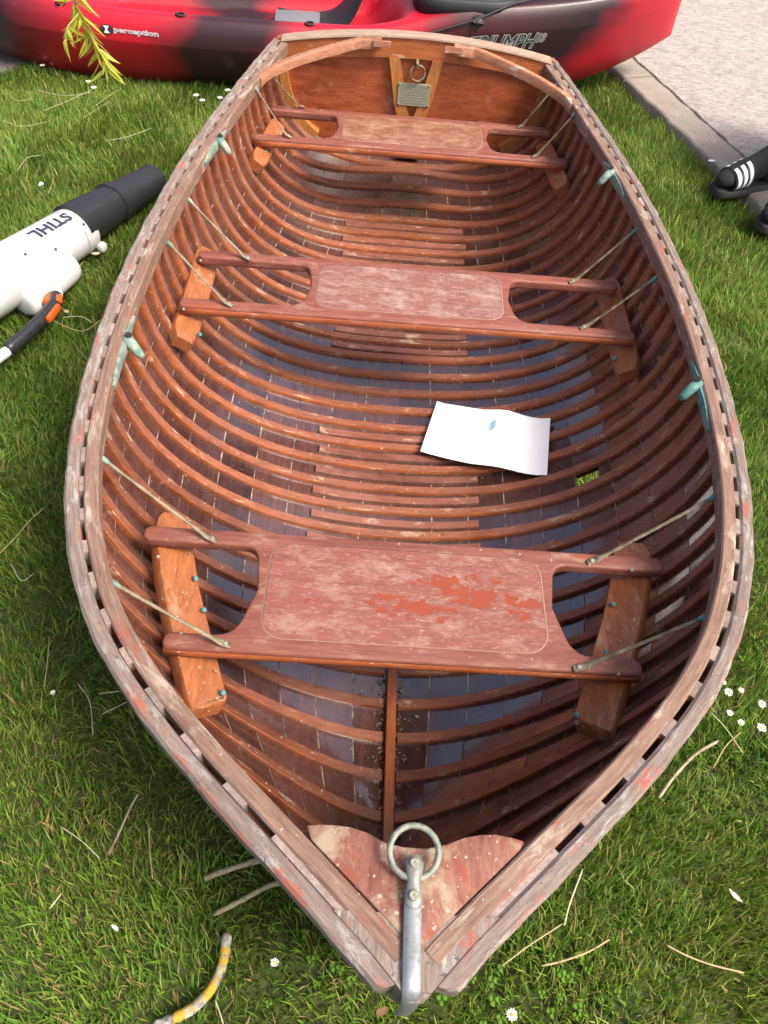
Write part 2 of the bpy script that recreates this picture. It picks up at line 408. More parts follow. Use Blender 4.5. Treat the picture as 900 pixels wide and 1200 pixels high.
# gunwales: sweep a rectangle along the sheer
def plan_normal(y):
    d = (hb(y+.15)-hb(y-.15))/.3; l = math.hypot(1, d); return 1/l, -d/l
def set_grain(o, co):
    at = o.data.attributes.new('grain', 'FLOAT_VECTOR', 'POINT'); at.data.foreach_set('vector', [c for v in co for c in v])
def rail(side, y0, y1, o0, o1, z0, z1, name, m, n=280, bev=.05, wob=0.0, seedk=0, round_end=False):
    L = []
    for i, y in enumerate(np.linspace(y0, y1, n)):
        nx, ny = plan_normal(y); w = wob*(math.sin(y*3.1+seedk)+.6*math.sin(y*7.7+2*seedk)); o1_ = o1+w
        prof = [(o0, z0), (o0, z1-bev), (o0+bev, z1), (o1_-bev, z1), (o1_, z1-bev), (o1_, z0+bev), (o1_-bev, z0)]
        L.append([P(side*max(.004, hb(y)+nx*o), max(y+ny*o, -2.66), sheer(y)+h+.15*w) for o, h in prof])
    vs, fs = rings(L)
    if side < 0: fs = [f[::-1] for f in fs]
    o = bm_part(name, vs, fs, m); co = []; s_ = 0; prev = None
    for i, l in enumerate(L):
        c = sum(l, Vector())/len(l); s_ += (c-prev).length if prev is not None else 0; prev = c
        for (a, h) in prof: co.append((a*U+side*3.3, s_, h*U+(1 if name == 'inwale' else 0)))
    set_grain(o, co); return o
for side in (-1, 1):
    rail(side, -2.52, 37.75, .058, .42, -.50, 0.0, 'outwale', m_outwale, wob=.012, seedk=side+2, bev=.07)
    rail(side, -2.35, 37.35, -.42, -.058, -.52, .012, 'inwale', m_inwale, wob=0, bev=.045)
    for k_ in range(-1, 38):
        y = k_+.5; half = float(np.interp(y, [0, 8, 18, 30], [.19, .21, .27, .31]))+rnd.uniform(-.03, .04)
        if k_ > 36: half = .12
        if k_ == -1: y, half = -1.15, .88
        L = []
        for yq in (y-half, y+half):
            nx, ny = plan_normal(yq); zt = sheer(yq)-.02-rnd.uniform(0, .02)
            L.append([P(side*(hb(yq)+nx*o), yq+ny*o, h) for o, h in ((-.056, zt-.5), (-.056, zt), (.056, zt), (.056, zt-.5))])
        bm_part('spacer_block', *rings(L), m_spacer, smooth=False)

# foredeck (breasthook) with a two-lobed after edge
def deck_side(y):                # inner edge of the inwale
    nx, ny = plan_normal(y); return hb(y)-nx*.435, y-ny*.435
pts = []
edge = [(-2.05, -.02), (-1.8, .0), (-1.5, .0), (-1.2, -.03), (-.9, -.12), (-.55, -.3), (-.2, -.36), (.2, -.36), (.55, -.27), (.9, -.12), (1.2, -.05), (1.5, -.02), (1.8, -.06), (2.05, -.12)]
side_pts = [deck_side(y) for y in np.linspace(-.62, -2.3, 14)]
side_pts = [(x, y) for x, y in side_pts if x > .05]
right = [(x-.02, y) for x, y in side_pts]; left = [(-x+.02, y) for x, y in reversed(side_pts)]
outline = [e for e in edge] + right + left
grid = 10
bm = bmesh.new()
f = bm.faces.new([bm.verts.new((x, y, 0)) for x, y in outline])
r = bmesh.ops.extrude_face_region(bm, geom=[f])
topv = set(g for g in r['geom'] if isinstance(g, bmesh.types.BMVert))
for v in bm.verts:
    y = v.co.y; x = v.co.x; zt = sheer(y)+.045-.012*x*x
    v.co.z = zt if v in topv else zt-.42
bmesh.ops.recalc_face_normals(bm, faces=bm.faces); bevel(bm, .05, 2, 40)
bmesh.ops.triangulate(bm, faces=[f for f in bm.faces if len(f.verts) > 4])
for v in bm.verts: v.co = P(*v.co)
deck = bfrom('foredeck', bm, m_deck)
# stem: follows the hull's forward profile
L = []
zs_ = list(np.linspace(6.9, -1.2, 26))+[-1.5, -1.68]
def prof_y(z): return 1.8-4.45*max(0, min(1.02, (z+1.75)/8.7))**(1/4.2)
for z in zs_:
    d = Vector((prof_y(z-.05)-prof_y(z+.05), -.1)).normalized(); n_ = Vector((d.y, -d.x)); y = prof_y(z)
    L.append([P(a, y+n_.x*o, z+n_.y*o) for a, o in ((-.22, -.30), (-.25, .05), (-.12, .20), (.12, .20), (.25, .05), (.22, -.30))])
vs, fs = rings(L); o = bm_part('stem', vs, fs, m_outwale); set_grain(o, [(v.x, v.z, v.y) for v in vs])

L = []
for y in np.linspace(-1.5, -2.70, 10):
    w = max(.10, hb(y)+.14); zt = sheer(y)+.006; L.append([P(-w, y, zt-.6), P(-w, y, zt), P(w, y, zt), P(w, y, zt-.6)])
vs, fs = rings(L); o = bm_part('stem_head', vs, fs, m_outwale, smooth=False); set_grain(o, [(v.x, v.y, v.z) for v in vs])

# bow ironwork: strap over the stem, eye plate and ring
strap = [P(-.07, -1.15, 7.03), P(-.08, -1.7, 7.03), P(-.09, -2.2, 7.05), P(-.09, -2.5, 7.05), P(-.09, -2.72, 6.98), P(-.09, -2.82, 6.7), P(-.09, -2.83, 6.1), P(-.08, -2.79, 5.5), P(-.08, -2.74, 4.9)]
sp = spline(strap, 5)
bm_part('bow_strap', *tube(sp, [(.155*U, .045*U)]*len(sp), 10, Vector((0, -.5, 1))), m_strap)
ep = [P(-.06, -.60, 7.10), P(-.06, -.72, 7.12), P(-.06, -.85, 7.13), P(-.07, -1.05, 7.11), P(-.07, -1.25, 7.10), P(-.07, -1.38, 7.08), P(-.07, -1.46, 7.07)]
eye = bm_part('eye_plate', *tube(ep, [(a*U, b*U) for a, b in ((.09, .05), (.17, .075), (.155, .085), (.115, .075), (.15, .075), (.16, .07), (.08, .04))], 12), m_galv)
for q in (P(-.06, -.75, 7.22), P(-.07, -1.28, 7.20)):
    bm = bmesh.new(); bmesh.ops.create_cone(bm, cap_ends=True, segments=14, radius1=.10*U, radius2=.085*U, depth=.05*U); bevel(bm, .012*U, 1)
    for a in (0, math.pi/2): box(bm, Vector((0, 0, .026*U)), (.11*U, .024*U, .006*U), Matrix.Rotation(a+.4, 3, 'Z'))
    o = frombm('screw', bm, m_screw, boat); bpart(o); o.location = q
def torus(R_, r_, n=40, m=12, sq=1.0):
    return rings([[Vector(((R_+r_*math.cos(b))*math.cos(a), (R_+r_*math.cos(b))*math.sin(a)*sq, r_*math.sin(b))) for b in np.linspace(0, 2*math.pi, m, endpoint=False)] for a in np.linspace(0, 2*math.pi, n+1)], cap=False)
vs, fs = torus(.44*U, .058*U)
o = mk('mooring_ring', vs, fs, m_ring, boat, True); bpart(o); o.location = P(-.07, -.55, 7.16); o.rotation_euler = (R(10), 0, 0)

# transom
S, x, z, L_ = section(YT); zt0 = z[0]+.1
out_ = [(xx, zz) for xx, zz in zip(x[::8], z[::8])]
right = [(x[0]+.12, zt0)]+[(a+.1, b-.05) for a, b in out_]
poly = [(-a, b) for a, b in reversed(right)][::-1]
top = [(xx, zt0+.62*(1-(xx/6.6)**2)) for xx in np.linspace(-6.6, 6.6, 25)]
lower_l = [(-a, b) for a, b in right]; lower_r = list(reversed(right))
outline = top[1:-1]+[(a, b) for a, b in right]+[(-a, b) for a, b in reversed(right)][1:]
bm = bmesh.new(); f = bm.faces.new([bm.verts.new((a, 37.55, b)) for a, b in outline])
r = bmesh.ops.extrude_face_region(bm, geom=[f])
for v in [g for g in r['geom'] if isinstance(g, bmesh.types.BMVert)]: v.co.y = 37.95
bmesh.ops.triangulate(bm, faces=[f for f in bm.faces if len(f.verts) > 4])
for v in bm.verts: v.co = P(*v.co)
transom = bfrom('transom', bm, m_transom, smooth=False)
def tz_top(xx): return zt0+.62*(1-(xx/6.6)**2)
L = [[P(xx, y, tz_top(xx)+h) for y, h in ((37.30, -.95), (37.30, -.02), (37.549, -.02), (37.549, -.95))] for xx in np.linspace(-6.35, 6.35, 30)]
bm_part('top_rail', *rings(L), m_transom_rail, smooth=False)
L = [[P(xx, y, tz_top(xx)+h) for y, h in ((37.22, -.018), (37.24, .05), (37.98, .05), (38.0, -.018))] for xx in np.linspace(-6.6, 6.6, 30)]
bm_part('top_cap', *rings(L), m_cap, smooth=False)
for sg in (-1, 1):
    L = []
    for q in np.linspace(.02, .50, 24):
        p0 = hull(37.3, sg*(1-q), .0); p1 = hull(37.3, sg*(1-q), .42)
        L.append([P(p0.x, 37.12, p0.z), P(p1.x, 37.12, p1.z), P(p1.x, 37.548, p1.z), P(p0.x, 37.548, p0.z)])
    bm_part('transom_frame', *rings(L), m_upright, smooth=False)
    a0, a1 = (sg*.93, sg*1.42), (sg*.02 if sg > 0 else -.02, sg*.62)
    L = [[P(xa, 37.26, zz), P(xb, 37.26, zz), P(xb, 37.545, zz), P(xa, 37.545, zz)] for xa, xb, zz in ((sg*.80, sg*1.33, tz_top(1)-.955), (sg*.30, sg*.92, 3.2), (sg*.012, sg*.66, 2.3), (sg*.012, sg*.60, 0.4))]
    bm_part('upright', *rings(L), m_upright, smooth=False)
# brass plate with raised lines standing for its worn lettering, and the transom ring
pl = bmesh.new(); box(pl, P(.03, 37.22, 3.76), (1.62*U, .05*U, 1.1*U)); bevel(pl, .01*U, 1)
plate = bfrom('maker_plate', pl, m_brass)
bm = bmesh.new()
for r_ in range(7):
    xx = -.66
    while xx < .6:
        w = rnd.uniform(.06, .2); w = min(w, .66-xx)
        box(bm, P(.03+xx+w/2, 37.19, 4.17-r_*.135), (w*U, .012*U, (.07 if r_ else .1)*U)); xx += w+.04
o = frombm('engraving', bm, m_screw, plate); o.matrix_parent_inverse = Matrix()
for cx, cz in ((-.72, 4.24), (.78, 4.24), (-.72, 3.28), (.78, 3.28)):
    bm = bmesh.new(); bmesh.ops.create_uvsphere(bm, u_segments=8, v_segments=5, radius=.05*U)
    o = frombm('rivet', bm, m_verdigris_pale, plate, True); o.location = P(cx, 37.18, cz)
vs, fs = torus(.36*U, .05*U); o = mk('transom_ring', vs, fs, m_bronze, boat, True); bpart(o); o.location = P(.12, 37.15, 4.83); o.rotation_euler = (R(82), 0, R(8))
bm_part('ring_eye', *tube([P(.05, 37.5, 5.4), P(.05, 37.2, 5.38), P(.06, 37.08, 5.28), P(.06, 37.12, 5.12), P(.05, 37.5, 5.12)], .075*U, 8, Vector((1, 0, 0))), m_bronze)
# quarter knees bracing the transom
for sg in (-1, 1):
    pth = spline([P(sg*1.75, 37.05, tz_top(1.7)-.2), P(sg*2.5, 37.02, tz_top(2.5)-.22), P(sg*3.1, 36.85, tz_top(3.0)-.2), P(sg*5.4, 35.35, sheer(35.3)+.12), P(sg*6.75, 34.2, sheer(34.2)-.12), P(sg*7.12, 33.5, sheer(33.5)-.2), P(sg*7.2, 33.1, sheer(33)-.22)], 5)
    L = []
    for i, p in enumerate(pth):
        t = (pth[min(i+1, len(pth)-1)]-pth[max(i-1, 0)]).normalized(); a = Vector((t.y, -t.x, 0)).normalized(); h = Vector((0, 0, 1)); w = .16*U; hh = .21*U
        L.append([p+a*w+h*hh*.7, p+a*w*.7+h*hh, p-a*w*.7+h*hh, p-a*w+h*hh*.7, p-a*w-h*hh, p+a*w-h*hh])
    bm_part('quarter_knee', *rings(L), m_knee)
    bm = bmesh.new(); box(bm, P(sg*1.72, 36.82, tz_top(1.7)-.17), (.85*U, .08*U, .3*U)); bevel(bm, .02*U, 1); bfrom('knee_tab', bm, m_knee)

# ------------------------------------------------------------------ thwarts
def thwart(y0, y1, xf, xa, cut_f, cut_a, z=3.45, rot=0, panel=None):
    """y0/y1 outer edges of the fore and aft rails; xf/xa half lengths; cut: half width of the plate at the rails"""
    rw = .56; pl = []
    def arc(p0, p1, p2, n=6): return [((1-t)**2*p0[0]+2*t*(1-t)*p1[0]+t*t*p2[0], (1-t)**2*p0[1]+2*t*(1-t)*p1[1]+t*t*p2[1]) for t in np.linspace(0, 1, n)]
    f0, f1 = y0+rw, y1-rw; bow = .16
    ym = (f0+f1)/2
    right = [(xf-.1, y0+.06), (xf, y0+.2), (xf-.02, f0-.12), (xf-.15, f0)]
    right += [(cut_f+.75, f0+.0)] + arc((cut_f+.6, f0), (cut_f+.12, f0+.02), (cut_f-.03, f0+.5)) + [(min(cut_f, cut_a)-bow, ym)] + arc((cut_a-.05, f1-.42), (cut_a, f1-.02), (cut_a+.35, f1), 5)
    right += [(xa-.15, f1), (xa, f1+.14), (xa, y1-.2), (xa-.12, y1-.05)]
    outl = right+[(-a, b) for a, b in reversed(right)]
    bm = prism(outl, z-.20, z+.16); bmesh.ops.recalc_face_normals(bm, faces=bm.faces); bevel(bm, .13, 4, 35)
    bmesh.ops.triangulate(bm, faces=[f for f in bm.faces if len(f.verts) > 4])
    for v in bm.verts: v.co = P(*v.co)
    t = bfrom('thwart', bm, m_thwart)
    # rounded front and back rails thicken the board underneath
    for yy_, xx in ((y0+.27, xf), (y1-.27, xa)):
        n = 16; L = []
        for xq in np.linspace(-xx+.05, xx-.05, 22):
            L.append([P(xq, yy_+.26*math.cos(a), z-.09+.235*math.sin(a)) for a in np.linspace(0, 2*math.pi, n, endpoint=False)])
        o = mk('rail', *rings(L), m_rail, t, True); o.matrix_parent_inverse = Matrix()
    # panel set in the seat with a rounded outline
    px, pf, pa = min(cut_f, cut_a)-.42, y0+.52, y1-.42; rr = .62; o_ = []
    for cx, cy, a0 in ((px-rr, pa-rr, 0), (-px+rr, pa-rr, 90), (-px+rr, pf+rr, 180), (px-rr, pf+rr, 270)):
        o_ += [(cx+rr*math.cos(R(a0+a)), cy+rr*math.sin(R(a0+a))) for a in range(0, 91, 15)]
    bm = prism(o_, z+.12, z+.178); bmesh.ops.recalc_face_normals(bm, faces=bm.faces); bevel(bm, .012, 1, 35)
    for v in bm.verts: v.co = P(*v.co)
    o = frombm('seat_panel', bm, panel or m_thwart, t, True); o.matrix_parent_inverse = Matrix()
    # pale line of bare wood round it
    L = []
    cx = sum(p[0] for p in o_)/len(o_); cy = sum(p[1] for p in o_)/len(o_)
    for (a, b) in o_+[o_[0]]:
        d = Vector((a-cx, b-cy)); d.normalize()
        L.append([P(a+d.x*.045, b+d.y*.045, z+.1655), P(a+d.x*.002, b+d.y*.002, z+.182)])
    vs, fs = rings(L, cap=False, closed=False)
    o = mk('panel_edge', vs, fs, m_thwart_edge, t); o.matrix_parent_inverse = Matrix()
    return t

def panel_mat(name, base, pale, spots, amt, bare=(.235, .042, .014)):
    k = M(name); g = k.mapped((4, 30, 30)); n1 = k.noise(g, 4, 6, .65)
    col = k.ramp(n1, [(.3, tuple(c*.78 for c in base)), (.7, tuple(c*1.18 for c in base))])
    w = k.ramp(k.noise(k.mapped((1, 2.0, 1), (2, 3, 5)), 13, 10, .8, .25), [(amt, 0), (amt+.2, .8)]); col = k.mix(w, col, pale)
    fine = k.ramp(k.noise(k.mapped((1, 4, 1)), 60, 5, .7), [(.56, 0), (.66, .55)]); col = k.mix(fine, col, tuple(min(1, c*1.25) for c in pale))
    X, Y, Z = k.sep(); nz = k.noise(k.mapped((1, 1.5, 1)), 26, 7, .62, .4); m_all = None
    nz2 = k.noise(k.mapped((1, 1.4, 1), (5, 5, 5)), 16, 6, .6)
    for (sx, sy, rx, ry) in spots:
        dx = k.math('MULTIPLY', k.math('SUBTRACT', X, sx), 1/rx); dy = k.math('MULTIPLY', k.math('SUBTRACT', Y, sy), 1/ry)
        d = k.math('ADD', k.math('MULTIPLY', dx, dx), k.math('MULTIPLY', dy, dy))
        d = k.math('ADD', d, k.math('MULTIPLY', k.math('SUBTRACT', nz, .5), 14.0))
        s_ = k.ramp(k.math('MULTIPLY', d, .5), [(.27, 1), (.42, 0)])
        m_all = s_ if m_all is None else k.math('MAXIMUM', m_all, s_)
    if m_all is not None: col = k.mix(m_all, col, bare)
    h = w if m_all is None else k.math('SUBTRACT', w, m_all)
    k.bump(h, .5, .0008)
    return k.out(col, k.ramp(n1, [(.3, .45), (.7, .7)]))
fp = lambda u, v: (onz(u, v, 3.63).x*U, onz(u, v, 3.63).y*U)
sp1 = [(*fp(540, 690), .062, .030), (*fp(480, 712), .07, .020), (*fp(455, 705), .03, .018), (*fp(612, 712), .022, .022), (*fp(365, 703), .012, .008)]
p_front = panel_mat('front_seat_worn_paint', (.205, .064, .046), (.36, .23, .17), sp1, .49)
p_mid = panel_mat('middle_seat_worn_paint', (.21, .078, .062), (.39, .285, .235), [], .47)
p_aft = panel_mat('stern_seat_worn_paint', (.20, .066, .038), (.36, .235, .145), [], .45)
thwart(5.12, 9.12, 6.25, 7.45, 4.35, 4.2, panel=p_front)
thwart(19.05, 22.75, 8.42, 8.25, 3.95, 3.92, panel=p_mid)
thwart(31.75, 35.3, 7.35, 6.95, 3.72, 3.72, panel=p_aft)

# blocks that carry the thwarts
def block(uv, sg, z=3.05, w=1.05, h=.5, tilt=24):
    """board lying on the ribs, its broad face turned up and inwards; uv = photo pixels of its centre line"""
    pts = spline([(-abs(onz(u, v, z).x)*-sg, onz(u, v, z).y, 0) for u, v in uv], 5); N = len(pts); L = []
    ct, st_ = math.cos(R(tilt)), math.sin(R(tilt))
    for i, p in enumerate(pts):
        t = (pts[min(i+1, N-1)]-pts[max(i-1, 0)]).normalized(); a = Vector((t.y, -t.x, 0))
        if a.x*sg < 0: a = -a                               # a points outboard
        e = min(i, N-1-i); sc = (.62, .9, 1, 1)[min(e, 3)]; dz = (-.08, -.02, 0, 0)[min(e, 3)]
        ring = []
        for ox, oz in ((-1, -h), (-1, -.09), (-.90, 0), (.90, 0), (1, -.09), (1, -h)):
            q = ox*w*.5*sc; ring.append(P(p.x+a.x*(q*ct-oz*st_), p.y+a.y*(q*ct-oz*st_), z+dz+q*st_+oz*ct))
        L.append(ring if sg > 0 else ring[::-1])
    return bm_part('support_block', *rings(L), m_block)
BUV = {'f': [(204, 600), (206, 640), (213, 690), (227, 750), (242, 812), (247, 825)], 'm': [(245, 290), (237, 325), (226, 362), (216, 396)], 's': [(329, 140), (319, 158), (310, 176), (303, 189)]}
BL = {}
for k_, uv in BUV.items():
    for sg in (1, -1):
        block(uv, sg, z=3.02, w={'f': 1.12, 'm': 1.0, 's': .82}[k_], tilt={'f': 24, 'm': 30, 's': 34}[k_])
    BL[k_] = [(onz(u, v, 3.0).x, onz(u, v, 3.0).y) for u, v in uv]
def knob(p, r, m, name='bolt_head'):
    bm = bmesh.new(); bmesh.ops.create_uvsphere(bm, u_segments=10, v_segments=6, radius=r)
    for v in bm.verts: v.co *= 1+rnd.uniform(-.12, .12)
    o = frombm(name, bm, m, boat, True); bpart(o); o.location = p
for u, v, z_ in ((223, 678, 2.95), (233, 715, 2.95), (255, 812, 2.95), (228, 392, 2.95), (722, 708, 2.95), (680, 838, 2.9), (714, 765, 2.9), (724, 420, 2.95), (655, 208, 2.95), (305, 178, 2.95)):
    q = onz(u+(6 if u < 450 else -4), v, z_); knob(PV(q), .085*U, m_verdigris_blue)
for t_, (u, v) in enumerate(((185, 652), (212, 742), (690, 783), (725, 790), (690, 662), (740, 668), (235, 305), (215, 362))): 
    q = onz(u, v, 3.60); knob(P(q.x, q.y, 3.585), .055*U, m_screw, 'screw')

# bronze hangers from the inwale down to the thwart rails
HG = [((116, 537), (247, 632)), ((131, 682), (262, 755)), ((845, 582), (695, 658)), ((831, 723), (680, 783)), ((213, 233), (289, 303)), ((185, 283), (267, 357)),
      ((756, 270), (672, 330)), ((780, 326), (685, 384)), ((330, 85), (353, 126)), ((301, 103), (337, 160)), ((654, 99), (610, 149)), ((671, 133), (627, 184))]
for (tu, tv), (bu, bv) in HG:
    b_ = onz(bu, bv, 3.66); zt = 5.55; a_ = onz(tu, tv, zt); sg = 1 if a_.x > 0 else -1
    xi = hb(a_.y)-.43
    p0 = Vector((sg*(xi+.02), a_.y, a_.z)); p1 = Vector((b_.x, b_.y, 3.66))
    d = (p1-p0).normalized(); pts = [PV(p0), PV(p0+d*.25), PV(p0+(p1-p0)*.5+Vector((0, 0, -.02))), PV(p1-d*.45), PV(p1-d*.12+Vector((0, 0, .02))), PV(p1+Vector((d.x, d.y, 0)).normalized()*.18)]
    hg = bm_part('hanger', *tube(pts, [(.065*U, .055*U), (.056*U, .042*U), (.052*U, .036*U), (.056*U, .034*U), (.10*U, .028*U), (.085*U, .024*U)], 10), m_bronze)
    o = mk('hanger_bolt', *tube([PV(p0+d*-.1), PV(p0+d*.02), PV(p0+d*.14), PV(p0+d*.26)], [.05*U, .085*U, .07*U, .045*U], 10), m_verdigris if sg > 0 else m_verdigris_pale, hg, True)
    bm = bmesh.new(); bmesh.ops.create_cone(bm, cap_ends=True, segments=12, radius1=.085*U, radius2=.06*U, depth=.06*U); bevel(bm, .012*U, 1)
    o = frombm('bolt', bm, m_screw, hg, True); o.location = PV(p1+Vector((d.x*.05, d.y*.05, .07)))

# oarlock sockets
for (u0, v0), (u1, v1), mm in (((147, 375), (128, 455), m_verdigris_pale), ((817, 428), (836, 507), m_verdigris), ((257, 152), (238, 192), m_verdigris_pale), ((714, 190), (735, 232), m_verdigris_pale)):
    A, B_ = onz(u0, v0, 5.75), onz(u1, v1, 5.75); sg = 1 if A.x > 0 else -1; L = []
    N = 17
    for i in range(N):
        t = i/(N-1); y = A.y+(B_.y-A.y)*t; nx, ny = plan_normal(y); f = max(.35, 1-abs(2*t-1)**3*.7); xi = hb(y)-nx*.43
        zc_ = sheer(y)-.25; hh = .19*f; th = .07+.05*math.exp(-((t-.45)/.1)**2)
        L.append([P(sg*(xi-th*o), y, zc_+hh*v) for o, v in ((-.2, -1), (.7, -1), (1, -.7), (1, .7), (.7, 1), (-.2, 1))])
    so = bm_part('oarlock_socket', *rings(L), mm)
    y = A.y+(B_.y-A.y)*.42; xi = hb(y)-.43; zt = sheer(y)
    pts = [P(sg*(xi-.0), y+.12, zt-.08), P(sg*(xi-.14), y+.05, zt-.10), P(sg*(xi-.30), y-.06, zt-.22), P(sg*(xi-.46), y-.16, zt-.40), P(sg*(xi-.56), y-.2, zt-.52)]
    o = mk('socket_horn', *tube(pts, [(.15*U, .11*U), (.19*U, .15*U), (.16*U, .15*U), (.14*U, .13*U), (.09*U, .09*U)], 12), mm, so, True)
    bm = bmesh.new(); bmesh.ops.create_cone(bm, cap_ends=True, segments=14, radius1=.105*U, radius2=.105*U, depth=.03*U)
    o = frombm('socket_hole', bm, m_black_hole, so, True); o.location = P(sg*(xi-.16), y+.1, zt+.075); o.rotation_euler = (R(8), R(-18*sg), 0)

# litter gathered in the boat (dry bits along the keelson, under the blocks and on the ribs)
k = M('dry_litter'); m_litter = k.out(k.ramp(k.noise(k.co, 90, 3), [(.3, (.10, .07, .05)), (.7, (.30, .24, .17))]), .9)
vs, fs = [], []
def flake(p, r):
    a = rnd.uniform(0, 6.28); e = rnd.uniform(-.6, .6); d = Vector((math.cos(a), math.sin(a), e))*r; q = Vector((-math.sin(a), math.cos(a), rnd.uniform(-.5, .5)))*r*rnd.uniform(.18, .5)
    k0 = len(vs); vs.extend([p-d, p+q+Vector((0, 0, r*.3)), p+d, p-q+Vector((0, 0, r*.1))]); fs.append((k0, k0+1, k0+2)); fs.append((k0, k0+2, k0+3))
for _ in range(420):
    y = rnd.uniform(1.2, 8.5); s = rnd.choice((-1, 1)); flake(PV(hull(y, s*rnd.uniform(.016, .03+.06*rnd.random()**3), rnd.uniform(.02, .16))), rnd.uniform(.02, .09)*U)
for _ in range(260):
    y = rnd.choice([k_ for k_ in range(1, 36)])+.5+.29*rnd.choice((-1, -1, 1)); flake(PV(hull(y, rnd.uniform(-.8, .8), .03)), rnd.uniform(.015, .05)*U)
for key, pth in BL.items():
    for sg in (1, -1):
        for _ in range(36):
            i = rnd.randrange(len(pth)-1); t = rnd.random(); a, b = pth[i], pth[i+1]
            x = (a[0]+(b[0]-a[0])*t)*sg*-1; y = a[1]+(b[1]-a[1])*t; flake(P(x+math.copysign(.38, x)*rnd.choice((-1, 1, 1)), y, 2.95+rnd.uniform(-.2, .1)), rnd.uniform(.02, .08)*U)
bm_part('dry_litter', vs, fs, m_litter, smooth=False, kind='stuff')

# ------------------------------------------------------------------ sheet of paper lying on the ribs
corn = [(512, 472), (644, 493), (640, 560), (492, 533)]
NX, NY = 14, 8; g = []
cw = [hit(u, v, .25) for u, v in corn]
for j in range(NY+1):
    for i in range(NX+1):
        s, t = i/NX, j/NY
        p = (cw[0]*(1-s)+cw[1]*s)*(1-t)+(cw[3]*(1-s)+cw[2]*s)*t
        fold = .0; lift = .10*max(0, s-.8)**1*2
        sag = .0
        q = Vector((p.x, p.y, p.z+.03+sag-fold*.35))
        hz = hull(p.y, 0).z
        xs = section(p.y); zs = float(np.interp(-abs(q.x), -xs[1], xs[2]))+.28
        q.z = max(q.z, zs)+.30*max(0, .40-s)**1.5*t*2.2+(.20*max(0, 1-abs(s-.62)/.2)*(1-.5*t)); g.append(PV(q))
vs = g+[p+Vector((0, 0, -.0004)) for p in g]; W_ = NX+1; n0 = len(g); fs = []
for j in range(NY):
    for i in range(NX):
        a = j*W_+i; fs.append((a, a+W_, a+W_+1, a+1)); fs.append((n0+a, n0+a+1, n0+a+W_+1, n0+a+W_))
pc = sum(g, Vector())/len(g)
paper = mk('paper_sheet', [v-pc for v in vs], fs, m_paper, None, True, label='creased white paper sheet with small teal marks lying on the ribs', category='paper')
paper.location = pc
def on_sheet(s, t):
    i, j = min(NX-1, int(s*NX)), min(NY-1, int(t*NY)); a, b = s*NX-i, t*NY-j
    q = g[j*W_+i]*(1-a)*(1-b)+g[j*W_+i+1]*a*(1-b)+g[(j+1)*W_+i]*(1-a)*b+g[(j+1)*W_+i+1]*a*b
    return q-pc+Vector((0, 0, .0012))
def oval(cs, ct, rs, rt, m, tilt=.2, r0=0.0, n=22):
    L = [[on_sheet(cs+rs*f*math.cos(a)+tilt*rt*f*math.sin(a), ct+rt*f*math.sin(a)) for f in (r0, 1)] for a in np.linspace(0, 2*math.pi, n)]
    mk('printed_mark', *rings(L, cap=False, closed=False), m, paper)
oval(.53, .30, .024, .10, m_teal_print, -.1); oval(.53, .30, .016, .065, m_teal_dark, -.1, .45)
oval(.36, .62, .024, .17, m_teal_faint, -.1, .72)

# ------------------------------------------------------------------ ground, paths
k = M('lawn_soil'); n1 = k.noise(k.co, 9, 8, .7); n2 = k.noise(k.co, 60, 5, .7)
m_lawn = k.out(k.mix(.5, k.ramp(n1, [(.3, (.030, .050, .008)), (.7, (.07, .095, .016))]), k.ramp(n2, [(.3, (.025, .04, .008)), (.7, (.10, .10, .03))])), .95)
k.bump(n2, .6, .01)
gv = []; gf = []
ax = [-1500, -300, -60, -12, -4, -2.5, 0, 2.5, 4, 12, 60, 300, 1500]
for y in ax:
    for x in ax: gv.append((x, y+1.5, 0))
for j in range(len(ax)-1):
    for i in range(len(ax)-1): a = j*len(ax)+i; gf.append((a, a+1, a+len(ax)+1, a+len(ax)))
mk('lawn', gv, gf, m_lawn, None, kind='structure')

KZ = .052                                            # kerb top above the soil
kz = KZ/U-ZG
kA = onz(703, 64, kz); kB = onz(844, 196, kz); jA = onz(721, 49, kz); jB = onz(870.7, 184, kz)
kd = (kB-kA); kd.z = 0; kd.normalize(); kn = Vector((-kd.y, kd.x, 0))
if kn.x < 0: kn = -kn
kw = (((jA-kA).dot(kn))+((jB-kA).dot(kn)))/2
def kp(s, w, z): q = kA+kd*s+kn*w; return Vector((q.x*U, q.y*U, z))
k = M('kerb_concrete'); n1 = k.noise(k.co, 14, 8, .7); n2 = k.noise(k.co, 160, 4, .7)
k.bump(k.mix(.5, n1, n2), .7, .004)
m_kerb = k.out(k.mix(.45, k.ramp(n1, [(.3, (.20, .165, .13)), (.7, (.33, .28, .23))]), k.ramp(n2, [(.35, (.12, .10, .078)), (.65, (.43, .37, .31))])), .9)
k = M('brushed_concrete'); st = k.mapped((1, 1, 1)); n1 = k.noise(st, 5, 8, .7); n2 = k.noise(k.mapped((1, 2.6, 1)), 75, 6, .75, .4); n3 = k.noise(k.mapped((1, 2, 1), (4, 4, 4)), 24, 6, .7, .6)
hgt = k.mix(.5, n2, n3)
k.bump(hgt, .8, .004)
m_conc = k.out(k.mix(.75, k.ramp(n1, [(.3, (.31, .26, .23)), (.7, (.44, .385, .35))]), k.ramp(hgt, [(.40, (.13, .105, .085)), (.50, (.30, .255, .225)), (.62, (.46, .41, .375))])), .85)
